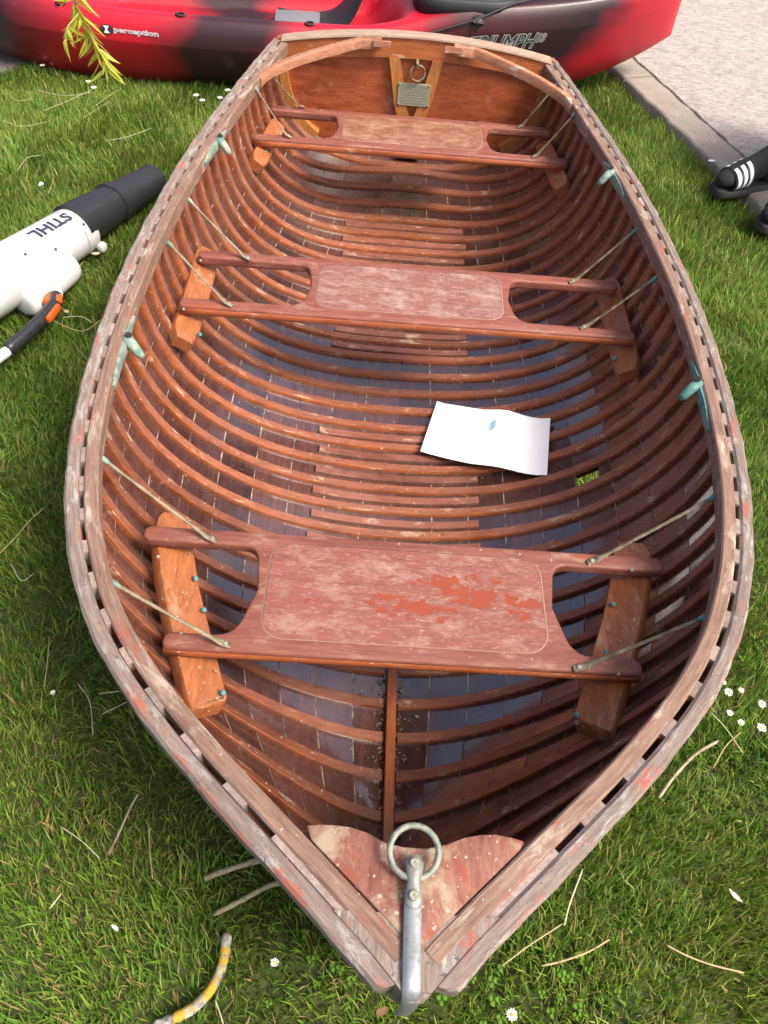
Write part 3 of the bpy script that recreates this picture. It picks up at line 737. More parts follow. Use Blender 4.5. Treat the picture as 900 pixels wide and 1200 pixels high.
# kerb stones laid end to end, wavering front edge
stone_len = 14.2; kerb = empty('kerb', kp(0, kw/2, 0), kind='structure')
for i in range(-5, 4):
    s0, s1 = i*stone_len+4, (i+1)*stone_len+4-.12; L = []
    for q in np.linspace(s0, s1, 26):
        w = .05*math.sin(q*1.7)+.04*math.sin(q*4.1+1); h = KZ+.002*math.sin(q*2.3)
        L.append([kp(q, w-.04, -.06), kp(q, w-.02, h-.010), kp(q, w+.10, h-.001), kp(q, w+.2, h), kp(q, kw-.09+.02*math.sin(q*3), h+.001), kp(q, kw-.06+.03*math.sin(q*5), h-.008), kp(q, kw-.06, -.06)])
    o = mk('kerb_stone', *rings(L), m_kerb, kerb, True); o.matrix_parent_inverse = Matrix.Translation(-kerb.location)
    o.data.set_sharp_from_angle(angle=R(45))
L = []
for q in np.linspace(-80, 60, 200):
    w = kw+.06+.05*math.sin(q*2.1)+.05*math.sin(q*5.3+2)+.03*math.sin(q*11)
    L.append([kp(q, w, -.05), kp(q, w, KZ-.006), kp(q, w+.08, KZ+.002), kp(q, w+2, KZ+.004), kp(q, w+60, KZ+.004), kp(q, w+60, -.05)])
mk('concrete_path', *rings(L), m_conc, None, True, kind='structure').data.set_sharp_from_angle(angle=R(40))

# gravel beyond the lawn's far corner
g0, g1 = onz(0, 92, -ZG), onz(48, 70, -ZG); gd = (g1-g0).normalized(); gn = Vector((-gd.y, gd.x, 0))
k = M('gravel'); v1 = k.voro(k.co, 70, 'F1', 1); v2 = k.voro(k.co, 70); k.bump(v2, .8, .006)
m_gravel = k.out(k.mix(.6, k.ramp(k.noise(k.co, 12, 6), [(.3, (.20, .155, .12)), (.7, (.36, .30, .25))]), v1, 'MULTIPLY'), .9)
m_gravel.node_tree.nodes['Principled BSDF'].inputs['Base Color'].default_value = (.3, .25, .2, 1)
q = [g0-gd*8, g0+gd*60, g0+gd*60+gn*60, g0-gd*8+gn*60]
mk('gravel_path', [(a.x*U, a.y*U, .02) for a in q]+[(a.x*U, a.y*U, -.02) for a in q], [(0, 1, 2, 3), (4, 7, 6, 5), (0, 4, 5, 1), (1, 5, 6, 2), (2, 6, 7, 3), (3, 7, 4, 0)], m_gravel, None, kind='structure')

# ------------------------------------------------------------------ kayak
KL, KWd = 25.6, 5.6
KB0 = onz(270, 98, -ZG)
kay = empty('kayak', P(KB0.x+3.6, KB0.y+3.0, -ZG), (0, 0, R(3.2)), label='red and black plastic kayak lying behind the boat at the lawn edge', category='kayak')
def ss(a, b, x): t = min(1, max(0, (x-a)/(b-a))); return t*t*(3-2*t)
def kay_sec(t):
    a = abs(t); w = KWd*(max(0, 1-a**2.5))**.72+.02
    zk = 3.6*max(0, (a-.45)/.55)**2.2; zc = 3.15+(1.2 if t < 0 else 1.2)*a**3.2+1.5*ss(.1, .5, t); zs = 4.65+1.2*a**3.0+1.35*ss(.15, .5, t)
    zc = max(zc, zk+.2*(1-a)); zs = max(zs, zc+.3*(1-a)+.05)
    rd = 2.6*ss(-.62, -.44, t)*(1-ss(.20, .30, t)); dk = .8*ss(.22, .36, t)*(1-a)**.5+1.1*(1-ss(-.66, -.48, t))*(1-a)**.5
    return w, zk, zc, zs, rd, dk
def kay_prof(t):
    w, zk, zc, zs, rd, dk = kay_sec(t)
    return [(0, zk), (.35*w, zk+.02), (.52*w, zk+.10), (.70*w, zk+.34), (.83*w, zk+.38*(zc-zk)+.1), (w, zc-.06), (w, zc+.06), (.985*w, zc+.5*(zs-zc)), (.945*w, zs-.16), (.90*w, zs), (.84*w, zs+.03),
            (.80*w, zs-.05*rd+.10*dk), (.765*w, zs-.55*rd+.2*dk), (.72*w, zs-.9*rd+.32*dk), (.62*w, zs-rd+.55*dk), (.40*w, zs-rd+.22*rd*1+.85*dk), (.2*w, zs-rd*.72+dk), (0, zs-rd*.70+dk)]
def kay_pt(t, j):
    pr = kay_prof(t); i = min(len(pr)-2, int(j)); f = j-i; return pr[i][0]*(1-f)+pr[i+1][0]*f, pr[i][1]*(1-f)+pr[i+1][1]*f
L = []
for t in np.linspace(-1, 1, 121):
    pr = kay_prof(t); L.append([Vector((t*KL*U, -a*U, b*U)) for a, b in pr]+[Vector((t*KL*U, a*U, b*U)) for a, b in reversed(pr[1:-1])])
k = M('rotomoulded_red_black'); X, Y, Z = k.sep()
nz = k.noise(k.mapped((1.1, 1.6, 1.6)), 2.2, 3, .5)
x1 = k.math('ADD', X, k.math('MULTIPLY', k.math('SUBTRACT', nz, .5), .55))
x1 = k.math('ADD', x1, k.math('MULTIPLY', Z, -.35))
fac = k.ramp(k.math('MULTIPLY', k.math('ADD', x1, 2.05), 1/4.1), [(.0, .0), (.20, .0), (.255, .6), (.28, 1), (.355, 1), (.40, .05), (.45, .05), (.50, .8), (.595, 1), (.65, .1), (.765, .02), (.805, .7), (.9, 1)])
col = k.mix(fac, (.012, .012, .015), (.47, .008, .022))
hz = k.ramp(Z, [(.18, 0), (.30, 1)])
fine = k.noise(k.co, 220, 4, .6); k.bump(fine, .25, .0006)
col = k.mix(k.ramp(k.noise(k.mapped((1, 8, 8)), 14, 6, .7), [(.62, 0), (.8, .25)]), col, (.35, .28, .28))
m_kay = k.out(col, k.ramp(fine, [(.3, .30), (.7, .46)]), spec=.5)
o = mk('hull', *rings(L), m_kay, kay, True); o.data.set_sharp_from_angle(angle=R(50))
m_blk = M('black_plastic'); m_blk = m_blk.out((.014, .014, .015), .45)
m_rubber = M('black_rubber').out((.02, .02, .022), .6)
m_white = M('white_print').out((.75, .76, .77), .5)
m_greyp = M('grey_print').out((.42, .43, .42), .5)
m_fabric = M('grey_seat_fabric').out((.15, .155, .165), .85)
m_hatch = metal('hatch_grey', (.20, .225, .25), (.13, .15, .17), .35, .0, 6)
def on_kay(xm, j, off=.004, side=-1):
    t = xm/(KL*U); a, b = kay_pt(t, j); a2, b2 = kay_pt(t, min(j+.05, 16.9)); d = Vector((0, side*(a2-a), b2-b)); d.normalize()
    n_ = Vector((0, -d.z, d.y)) if side < 0 else Vector((0, d.z, -d.y))
    return Vector((xm, side*a*U, b*U))+n_*off
def kay_text(s, x0, jmid, size, m, name, off, jspan_per_m, offset=0.0, shear=0.0, spacing=1.0):
    vs, fs = text_mesh(s, size, offset, shear, spacing)
    mk(name, [on_kay(x0+v.x, jmid+v.y*jspan_per_m, off) for v in vs], fs, m, kay)
kay_text('perception', -.575, 6.75, .040, m_white, 'lettering', .003, 14, .0014)
kay_text('perception', -.575, 6.75, .040, m_rubber, 'lettering', .0036, 14, -.0009)
vs, fs = text_mesh('I', .05)
L = [[on_kay(-.69+r_*math.cos(a), 6.7+14*r_*math.sin(a), .003) for r_ in (.0, .026)] for a in np.linspace(0, 2*math.pi, 24)]
emb = mk('emblem', *rings(L, cap=False, closed=False), m_rubber, kay)
for sy in (-1, 1):
    pts = [(-.012, sy*.020), (.012, sy*.020), (.003, 0), (-.003, 0)]
    o = mk('emblem_mark', [on_kay(-.69+a, 6.7+14*b, .0042) for a, b in pts], [(0, 1, 2, 3)], m_white, kay)
kay_text('TRIUMPH', .865, 4.80, .070, m_greyp, 'lettering', .003, 7, .003, .35, .95)
kay_text('TRIUMPH', .865, 4.80, .070, m_rubber, 'lettering', .0038, 7, -.0006, .35, .95)
kay_text('13', 1.03, 4.86, .036, m_greyp, 'lettering', .003, 7, .003, .35)
kay_text('13', 1.03, 4.86, .036, m_rubber, 'lettering', .0038, 7, -.0004, .35)
# seat, hatch, lines and fittings
def kd_(x, y, z): return Vector((x*U, y*U, z*U))
sv = spline([kd_(-.8, 0, 2.9), kd_(1.0, 0, 2.75), kd_(2.8, 0, 3.0), kd_(4.0, 0, 4.0), kd_(4.7, 0, 5.4), kd_(5.0, 0, 6.2)], 5)
o = mk('seat', *tube(sv, [(2.3*U, .28*U)]*(len(sv)), 14, Vector((0, 0, 1))), m_rubber, kay, True)
bm = bmesh.new(); box(bm, kd_(.6, -.6, 3.3), (2.9*U, 2.6*U, .22*U)); bevel(bm, .08*U, 2); frombm('seat_pad', bm, m_fabric, kay, True)
t0 = 11/KL; zt = kay_prof(t0)[-1][1]
def lid(rx, ry, z0, z1, m, name, cx=11.0, cy=-2.5, par=None):
    n = 40; se = lambda a, r: math.copysign(abs(math.cos(a))**.6, math.cos(a))*r
    L = []
    for f, h in ((1, z0), (1.0, z1-.1), (.95, z1), (.0, z1)):
        L.append([kd_(cx+rx*f*math.copysign(abs(math.cos(a))**.6, math.cos(a)), cy+ry*f*math.copysign(abs(math.sin(a))**.6, math.sin(a)), h) for a in np.linspace(0, 2*math.pi, n, endpoint=False)])
    return mk(name, *rings(L), m, kay, True)
lid(3.2, 2.3, zt-1.1, zt-.15, m_rubber, 'hatch_rim'); lid(2.75, 1.9, zt-.3, zt-.02, m_hatch, 'hatch_cover')
pts = [on_kay(.45, 6.8, .012), on_kay(.60, 6.9, .012), on_kay(.76, 7.3, .014), on_kay(.90, 8.9, .014), on_kay(1.05, 11.2, .014)]
mk('deck_line', *tube(pts, .0045, 6), m_rubber, kay, True)
for xm, j in ((.76, 7.2),):
    bm = bmesh.new(); bmesh.ops.create_uvsphere(bm, u_segments=12, v_segments=8, radius=.022)
    for v in bm.verts: v.co.z *= .5
    for a in range(4): box(bm, Vector((.018*math.cos(a*math.pi/2+.7), .018*math.sin(a*math.pi/2+.7), 0)), (.016, .016, .014))
    o = frombm('line_fitting', bm, m_rubber, kay, True); o.location = on_kay(xm, j, .006); o.rotation_euler = (R(30), 0, 0)
for xm, j in ((-.40, 9.2), (.10, 9.2), (-.86, 8.6)):
    vs, fs = torus(.016, .005, 20, 8, .55); o = mk('eyelet', vs, fs, m_blk, kay, True); o.location = on_kay(xm, j, .004); o.rotation_euler = (R(25), 0, 0)
pts = [on_kay(-1.36, 9.2, .01), on_kay(-1.32, 9.5, .035), on_kay(-1.22, 9.5, .035), on_kay(-1.18, 9.2, .01)]
mk('grab_handle', *tube(spline(pts, 4), .012, 8), m_blk, kay, True)
m_dkred = M('shaded_recess_red').out((.40, .008, .02), .4)
# foot wells moulded in the cockpit side: raised rim ribs along the inner wall
for i in range(4):
    pts = [on_kay(-1.0+i*.06, 15.0, .006, 1), on_kay(-1.0+i*.06, 14.0, .01, 1), on_kay(-1.0+i*.06, 13.2, .008, 1)]
    mk('cockpit_rib', *tube(pts, .012, 8), m_kay, kay, True)

# ------------------------------------------------------------------ leaf blower
bl_a = onz(181, 210, -ZG+1.05); bl_b = onz(84.5, 269, -ZG+1.75); ax_ = (bl_b-bl_a); ax_.z = 0; ax_.normalize()
az = math.atan2(ax_.y, ax_.x)
blow = empty('leaf_blower', P(bl_a.x, bl_a.y, -ZG), (0, 0, az), label='white and black handheld leaf blower lying on the grass beside the boat', category='leaf blower')
blow.scale = (1.0, .88, .92)
m_bw = M('blower_white'); nb = m_bw.noise(m_bw.co, 25, 5); m_bw = m_bw.out(m_bw.ramp(nb, [(.3, (.56, .565, .555)), (.7, (.63, .63, .62))]), .35)
m_bb = M('blower_black'); nb = m_bb.noise(m_bb.mapped((6, 20, 20)), 20, 6, .7); m_bb.bump(nb, .2, .0006); m_bb = m_bb.out(m_bb.ramp(nb, [(.4, (.012, .013, .016)), (.75, (.05, .05, .052))]), m_bb.ramp(nb, [(.3, .30), (.7, .5)]))
m_bo = M('blower_orange').out((.75, .10, .012), .4)
m_txt = M('blower_lettering').out((.03, .035, .07), .5)
# local frame: +x from the nozzle tip to the motor; z up
def lath(prof, cz, n=28, sy=1.0): return [[Vector((x, r*sy*math.cos(a), cz(x)+r*math.sin(a))) for a in np.linspace(0, 2*math.pi, n, endpoint=False)] for x, r in prof]
cz = lambda x: .062+.10*x
L = lath([(.012, .036), (0, .041), (.002, .045), (.02, .046), (.10, .048), (.20, .053), (.212, .056), (.222, .056), (.225, .060), (.243, .061), (.246, .055), (.34, .060), (.44, .064)], cz)
o = mk('nozzle', *rings([[Vector((p.x, p.y*1.27, p.z*1.22)) for p in l] for l in L]), m_bb, blow, True); o.data.set_sharp_from_angle(angle=R(35))
L = [[Vector((.004, r*math.cos(a), cz(0)+r*math.sin(a))) for r in (0.0, .042)] for a in np.linspace(0, 2*math.pi, 24)]
mk('nozzle_mouth', *rings(L, cap=False, closed=False), m_black_hole, blow)
bm = bmesh.new(); box(bm, Vector((.236, 0, cz(.236)+.064)), (.02, .05, .008)); bevel(bm, .002, 1); frombm('clip', bm, m_bb, blow, True)
BS = 1.0
bz = lambda x: .062+.10*x+.004
prof = [(.405, .066), (.400, .075), (.406, .081), (.42, .083), (.52, .086), (.64, .090), (.74, .094), (.84, .096), (.90, .092), (.94, .075), (.955, .04)]
o = mk('motor_housing', *rings([[Vector((p.x, p.y*BS, p.z*BS)) for p in l] for l in lath(prof, bz, 32)]), m_bw, blow, True); o.data.set_sharp_from_angle(angle=R(45))
# lettering on the housing
vs, fs = text_mesh('STIHL', .064, .0026, 0, 1.05)
def on_body(xm, ang, off=.0015):
    r_ = float(np.interp(xm, [p[0] for p in prof[3:]], [p[1] for p in prof[3:]]))+off; return Vector((xm, BS*r_*math.cos(ang), BS*(bz(xm)+r_*math.sin(ang))))
# cut the letters finely so that they bend round the barrel
bmt = bmesh.new(); vv = [bmt.verts.new(v) for v in vs]
for f in fs:
    try: bmt.faces.new([vv[i] for i in f])
    except ValueError: pass
bmesh.ops.triangulate(bmt, faces=bmt.faces)
bmesh.ops.subdivide_edges(bmt, edges=[e for e in bmt.edges if e.calc_length() > .012], cuts=3, use_grid_fill=True)
# shoulder and loop handle on the camera side (+y local is away or towards: sign set by HS)
HS = 1 if (Vector((-ax_.y, ax_.x))).dot(Vector((0, -1))) > 0 else -1
BANG = R(90-14*HS)
for v in bmt.verts: v.co = on_body(.545+v.co.x*.98, BANG-HS*v.co.y/.105)
frombm('lettering', bmt, m_txt, blow)
sh = [[Vector((x, HS*y*.84, z)) for y, z in ((.03, .10), (.08, .155-.1*abs(x-.64)), (.135, .150-.12*abs(x-.64)), (.168, .10), (.160, .05), (.10, .03), (.04, .04))] for x in (.555, .57, .60, .66, .72, .77, .785)]
for i, sc in ((0, .72), (1, .93), (5, .95), (6, .8)):
    c = sum(sh[i], Vector())/7; sh[i] = [c+(p-c)*sc for p in sh[i]]
o = mk('shoulder', *rings(sh), m_bw, blow, True); md = o.modifiers.new('soft', 'SUBSURF'); md.levels = 2; md.render_levels = 2
DX = .17
pts = spline([(DX+.50, HS*0.108, .085), (DX+.53, HS*0.148, .085), (DX+.58, HS*0.172, .085), (DX+.66, HS*0.188, .088), (DX+.76, HS*0.196, .09), (DX+.86, HS*0.188, .092), (DX+.92, HS*0.152, .095), (DX+.93, HS*0.080, .10)], 5)
o = mk('handle_frame', *tube(pts, [(.016, .017)]*len(pts), 12), m_bw, blow, True)
pts = spline([(DX+.535, HS*0.144, .088), (DX+.57, HS*0.170, .089), (DX+.64, HS*0.186, .091), (DX+.72, HS*0.194, .093), (DX+.80, HS*0.196, .094)], 6)
mk('grip', *tube(pts, [(.017, .018)]+[(.021, .021)]*(len(pts)-2)+[(.017, .018)], 12), m_bb, blow, True)
for c, s_, a in (((DX+.562, HS*0.142, .094), (.05, .026, .022), HS*.5), ((DX+.61, HS*0.202, .092), (.07, .016, .024), HS*.22), ((DX+.555, HS*0.178, .098), (.03, .022, .02), HS*.7)):
    bm = bmesh.new(); box(bm, Vector((0, 0, 0)), s_); bevel(bm, .006, 2); o = frombm('trigger', bm, m_bo, blow, True); o.location = c; o.rotation_euler = (0, 0, a)
vs, fs = rings([[Vector((xq, (.0875*math.cos(a))*1.0, bz(xq)+.0875*math.sin(a))) for xq in (.4635, .466)] for a in np.linspace(0, 2*math.pi, 33)], cap=False, closed=False)
mk('mould_seam', vs, fs, m_greyp, blow, True)
for xq, ang in ((.45, 90-50*HS), (.60, 90-62*HS), (.70, 90-40*HS)):
    bm = bmesh.new(); bmesh.ops.create_uvsphere(bm, u_segments=8, v_segments=6, radius=.005); o = frombm('screw', bm, m_bb, blow, True); o.location = on_body(xq, R(ang), .0)
for c in ((.405, HS*.075, .055), (.425, HS*.055, .20*.5)):
    bm = bmesh.new(); box(bm, Vector((0, 0, 0)), (.03, .03, .03)); bevel(bm, .008, 2); o = frombm('latch', bm, m_bw, blow, True); o.location = c

# ------------------------------------------------------------------ person sitting on the concrete just outside the frame; feet at the kerb
pz = KZ+.004
t1 = onz(833, 229, kz-.15); t2 = onz(884, 273, kz-.3)
fdir = Vector((.93, .37, 0)).normalized()                                   # from the toes back to the heel
fside = Vector((-fdir.y, fdir.x, 0))
person = empty('person', Vector((t1.x*U, t1.y*U, 0))+fdir*.2, label='seated person in black socks and black striped slides at the kerb edge', category='person')
PI_ = Matrix.Translation(-person.location)
def ppart(o): o.matrix_parent_inverse = PI_; return o
k = M('sock_knit'); nk = k.noise(k.mapped((1, 1, 5)), 300, 3); k.bump(nk, .4, .001); m_sock = k.out(k.ramp(nk, [(.3, (.010, .011, .014)), (.7, (.026, .028, .034))]), .9)
m_slide = M('slide_black').out((.016, .017, .019), .55)
k = M('slide_sole'); m_sole = k.out((.045, .043, .042), .7)
m_stripe = M('white_stripe').out((.78, .78, .78), .5)
m_trs = M('dark_trousers').out((.022, .024, .03), .9)
m_top_ = M('grey_jacket').out((.10, .11, .13), .9)
m_skin = M('skin').out((.48, .27, .19), .5)
m_hair = M('brown_hair').out((.05, .03, .02), .6)
heels = []
def foot(toe, zb, tilt=0.0):
    T = Vector((toe.x*U, toe.y*U, zb)); L_ = .285
    def q(a, s, h): return T+fdir*(a*L_)+fside*s+Vector((0, 0, h+tilt*(1-a)))
    # sole
    ol = []
    for a in np.linspace(0, 1, 18):
        w = .046*math.sin(math.pi*min(1, a*1.0+.06)**.55)**.5 if a < .5 else .040-.006*math.cos((a-.5)*math.pi*2)*0
        w = .024+.024*min(1, a/.16)**.5 if a < .4 else (.048-.012*ss(.4, .62, a) if a < .82 else .036*math.sqrt(max(.08, 1-((a-.82)/.185)**2)))
        ol.append((a, w))
    loop = [(a, w) for a, w in ol]+[(a, -w) for a, w in reversed(ol)]
    L = [[q(a, w*f, h) for a, w in loop] for f, h in ((.95, 0), (1.02, .006), (1.02, .022), (.97, .028), (.86, .025))]
    sl = ppart(mk('slide_sandal', *rings(L), m_sole, person, True)); sl.data.set_sharp_from_angle(angle=R(50))
    # sock: toes to shin
    zb_ = .026
    pth = [(.045, .012), (.075, .022), (.14, .029), (.24, .036), (.36, .044), (.50, .056), (.62, .070), (.73, .085), (.82, .105), (.87, .14), (.885, .19), (.90, .25), (.92, .33)]
    rad = [(.014, .010), (.030, .020), (.040, .026), (.044, .032), (.043, .040), (.040, .049), (.037, .054), (.036, .058), (.037, .058), (.038, .046), (.038, .041), (.043, .046), (.050, .054)]
    P_ = [q(a, 0, zb_+h) for a, h in pth]
    ppart(mk('sock', *tube(P_, rad, 16), m_sock, person, True))
    hl = [q(a, 0, zb_+h) for a, h in ((.72, .034), (.84, .036), (.94, .040), (.985, .042))]
    ppart(mk('sock_heel', *tube(hl, [(.034, .03), (.037, .034), (.030, .032), (.012, .016)], 14), m_sock, person, True))
    # strap arching over the forefoot, with three stripes on each side
    def band(a0, a1, r_extra, ang0, ang1, n=22, shift=0.0):
        L = []
        for a in np.linspace(a0, a1, 6):
            rs, ru = np.interp(a, [p[0] for p in pth], [r[0] for r in rad]), np.interp(a, [p[0] for p in pth], [r[1] for r in rad]); hc = zb_+np.interp(a, [p[0] for p in pth], [p[1] for p in pth])
            L.append([q(a+shift*math.cos(t)*.0, (rs+r_extra+.004)*math.cos(t), max(.010, hc-.004+(ru+r_extra)*math.sin(t))) for t in np.linspace(ang0, ang1, n)])
        return L
    o_ = band(.17, .44, .007, R(-60), R(240)); i_ = band(.17, .44, .001, R(-60), R(240))
    vs, fs = rings(o_, closed=False, cap=False); v2, f2 = rings(i_, closed=False, cap=False); k0 = len(vs)
    vs += v2; fs += [tuple(i+k0 for i in f[::-1]) for f in f2]; n = 22
    for j in range(n-1): fs += [(j, k0+j, k0+j+1, j+1), (5*n+j, 5*n+j+1, k0+5*n+j+1, k0+5*n+j)]
    st_ = mk('strap', vs, fs, m_slide, sl, True)
    for a0 in (.195, .275, .355):
        for r0, r1 in ((R(95), R(225)), (R(-45), R(60))):
            L = band(a0, a0+.045, .0085, r0, r1, 14); mk('stripe', *rings(L, cap=False, closed=False), m_stripe, sl, True)
    return P_[-1]
s1 = foot(t1, KZ-.004); s2 = foot(t2, KZ-.004)
# legs: from the shin to the knee and hip of a seated figure, torso, arms and head
hipc = (s1+s2)/2+fdir*.40; hipc.z = KZ+.135
def seg(name, pts, rad, m, n=14): return ppart(mk(name, *tube(pts, rad, n), m, person, True))
knees = []
for s_ in (s1, s2):
    kn_ = s_+fdir*.07+Vector((0, 0, .14)); hp_ = hipc+(s_-(s1+s2)/2)*.55; knees.append((kn_, hp_))
verts, edges, radii = [], [], []
def addv(p, r_, par=None):
    verts.append(tuple(p)); radii.append(r_); i = len(verts)-1
    if par is not None: edges.append((par, i))
    return i
zz = Vector((0, 0, 1)); nsh = fside
root = addv(hipc, (.13, .11)); w1 = addv(hipc+zz*.2+fdir*.03, (.12, .10), root); ch = addv(hipc+zz*.42, (.14, .10), w1); nk_ = addv(hipc+zz*.56-fdir*.01, (.055, .055), ch)
h0 = addv(hipc+zz*.66-fdir*.03, (.075, .085), nk_); h1 = addv(hipc+zz*.78-fdir*.03, (.07, .085), h0)
for (kn_, hp_), s_ in zip(knees, (s1, s2)):
    a = addv(hp_, (.085, .085), root); b = addv(hp_*.5+kn_*.5+zz*.01, (.07, .07), a); c = addv(kn_, (.055, .055), b); d = addv(s_+zz*.02, (.045, .045), c)
for sg, kk in ((1, 0), (-1, 1)):
    sidev = nsh*sg if (knees[0][1]-hipc).dot(nsh) > 0 else -nsh*sg
    a = addv(hipc+zz*.50+sidev*.17, (.055, .055), ch); b = addv(hipc+zz*.24+sidev*.23-fdir*.05, (.04, .04), a); hand = knees[kk][0]+zz*.085+fdir*.12
    c = addv(hand+fdir*.05, (.028, .028), b); p_ = addv(hand-fdir*.03, (.034, .018), c)
    for fi, (off, ln) in enumerate(((-.027, .065), (-.009, .075), (.009, .072), (.027, .058))):
        f1 = addv(hand-fdir*.065+nsh*off, (.009, .009), p_); f2 = addv(hand-fdir*(.065+ln*.55)+nsh*off+zz*-.006, (.0085, .0085), f1); addv(hand-fdir*(.065+ln)+nsh*off-zz*.022, (.008, .008), f2)
    th1 = addv(hand+nsh*(-.035*sg), (.011, .011), p_); addv(hand-fdir*.04+nsh*(-.055*sg)-zz*.01, (.009, .009), th1)
me = bpy.data.meshes.new('body'); me.from_pydata(verts, edges, []); bo = bpy.data.objects.new('body', me); C.objects.link(bo)
md = bo.modifiers.new('skin', 'SKIN'); md.use_smooth_shade = True
for i, r_ in enumerate(radii): me.skin_vertices[0].data[i].radius = r_; me.skin_vertices[0].data[i].use_root = (i == 0)
md = bo.modifiers.new('sub', 'SUBSURF'); md.levels = 1; md.render_levels = 1
dg = bpy.context.evaluated_depsgraph_get(); bme = bpy.data.meshes.new_from_object(bo.evaluated_get(dg)); bpy.data.objects.remove(bo)
bme.materials.clear(); bme.materials.append(m_skin); bme.polygons.foreach_set('use_smooth', [True]*len(bme.polygons))
ppart(link(bpy.data.objects.new('body', bme), person))
for (kn_, hp_), s_ in zip(knees, (s1, s2)):
    pt = spline([s_-zz*.06, s_+zz*.06, kn_-zz*.03, kn_+fdir*.03+zz*.01, kn_*.55+hp_*.45+zz*.01, hp_, hipc*.6+hp_*.4+fdir*.08], 4)
    seg('trouser_leg', pt, [.062+.034*ss(.3, 1, i/(len(pt)-1)) for i in range(len(pt))], m_trs)
seg('jacket', spline([hipc-zz*.10, hipc+zz*.05, hipc+zz*.2, hipc+zz*.36, hipc+zz*.50, hipc+zz*.56], 4), [(a, b) for a, b in zip(np.interp(range(21), [0, 4, 8, 12, 16, 20], [.17, .175, .165, .19, .15, .07]), np.interp(range(21), [0, 4, 8, 12, 16, 20], [.135, .14, .13, .135, .11, .07]))], m_top_, 18)
for sg, kk in ((1, 0), (-1, 1)):
    sidev = nsh*sg if (knees[0][1]-hipc).dot(nsh) > 0 else -nsh*sg; hand = knees[kk][0]+zz*.085+fdir*.12
    pt = spline([hipc+zz*.52+sidev*.12, hipc+zz*.47+sidev*.19, hipc+zz*.24+sidev*.235-fdir*.05, hand*.5+(hipc+zz*.24+sidev*.235-fdir*.05)*.5, hand+fdir*.06], 5)
    seg('sleeve', pt, [.07-.028*i/(len(pt)-1) for i in range(len(pt))], m_top_)
hc_ = hipc+zz*.735-fdir*.03
bm = bmesh.new(); bmesh.ops.create_uvsphere(bm, u_segments=20, v_segments=14, radius=1)
for v in list(bm.verts):
    l = v.co.copy()
    if l.z < -.05 and l.dot(Vector((-fdir.x, -fdir.y, 0))) > -.2: bm.verts.remove(v); continue
    v.co = hc_+zz*.03+fdir*.012+Vector((l.x*.088, l.y*.088, l.z*.105))
ppart(frombm('hair', bm, m_hair, person, True))
for sg in (1, -1):
    bm = bmesh.new(); bmesh.ops.create_uvsphere(bm, u_segments=8, v_segments=6, radius=.011); o = frombm('eye', bm, m_stripe, person, True); ppart(o); o.location = hc_-fdir*.078+nsh*.03*sg
    bm = bmesh.new(); bmesh.ops.create_uvsphere(bm, u_segments=8, v_segments=6, radius=.018)
    for v in bm.verts: v.co.z *= 1.6
    o = frombm('ear', bm, m_skin, person, True); ppart(o); o.location = hc_+nsh*.082*sg+fdir*.01
bm = bmesh.new(); bmesh.ops.create_cone(bm, segments=8, radius1=.02, radius2=.008, depth=.045, cap_ends=True); o = frombm('nose', bm, m_skin, person, True); ppart(o); o.location = hc_-fdir*.088-zz*.02
# ------------------------------------------------------------------ grass
def hull_clear(x, y):            # height of the hull above the soil (numpy), large outside the boat
    xu, yu = np.abs(x/U), y/U; B = np.interp(yu, yy, sb)+.1; fl = np.array([floor(v)-.16 for v in np.linspace(YF, YT, 60)]); f0 = np.interp(yu, np.linspace(YF, YT, 60), fl)
    n = np.interp(yu, ny_y, ny_n); tp = np.interp(yu, yy, sz); D = tp-f0; q = np.clip(1-np.clip(xu/B, 0, 1)**n, 0, 1)**(1/n)
    h = (tp-D*q+ZG)*U; return np.where((xu < B) & (yu > YF) & (yu < YT), h, 9.0)
def blades(n, x0, x1, y0, y1, keep):
    x = rng.uniform(x0, x1, n); y = rng.uniform(y0, y1, n); m = keep(x, y); return x[m], y[m]
kA_, kn_np, kd_np = np.array([kA.x, kA.y])*U, np.array([kn.x, kn.y]), np.array([kd.x, kd.y])
g0n, gnn = np.array([g0.x, g0.y])*U, np.array([gn.x, gn.y])
def lawn_ok(x, y):
    dk = (x-kA_[0])*kn_np[0]+(y-kA_[1])*kn_np[1]; dg_ = (x-g0n[0])*gnn[0]+(y-g0n[1])*gnn[1]
    wob = .012*np.sin(x*23+y*17)
    return (dk < -.012+wob) & (dg_ < .0+2*wob)
near = blades(820000, -2.1, 1.65, -.55, 3.75, lawn_ok); far = blades(190000, -3.6, 3.0, -1.6, 6.0, lambda x, y: lawn_ok(x, y) & ~((x > -2.1) & (x < 1.65) & (y > -.55) & (y < 3.75)))
gx = np.concatenate([near[0], far[0]]); gy = np.concatenate([near[1], far[1]])
def field(x, y, s): return np.sin(x*s*1.3+1.7*np.sin(y*s*.9+s))+np.sin(y*s*1.1+1.3*np.sin(x*s*1.2+2*s)+1)+.6*np.sin((x+y)*s*2.3+s)
hc = hull_clear(gx, gy)
dens = rng.uniform(0, 1, gx.size) < np.clip(.78+.16*field(gx, gy, 9.0)/1.6+.16*field(gx, gy, 31.0)/1.6, .12, 1)
dens &= (hc > .035)
gx, gy, hc = gx[dens], gy[dens], hc[dens]; NB = gx.size
clump = field(gx, gy, 14.0)
ln = rng.gamma(9, .0038, NB)*(1+.22*clump/2); ln = np.clip(ln, .015, .095)
ln = np.minimum(ln, np.maximum(.015, hc*.75))
ha = field(gx, gy, 6.0)*1.4+rng.normal(0, 1.25, NB); lean = np.clip(rng.normal(.62, .24, NB), .08, 1.15)
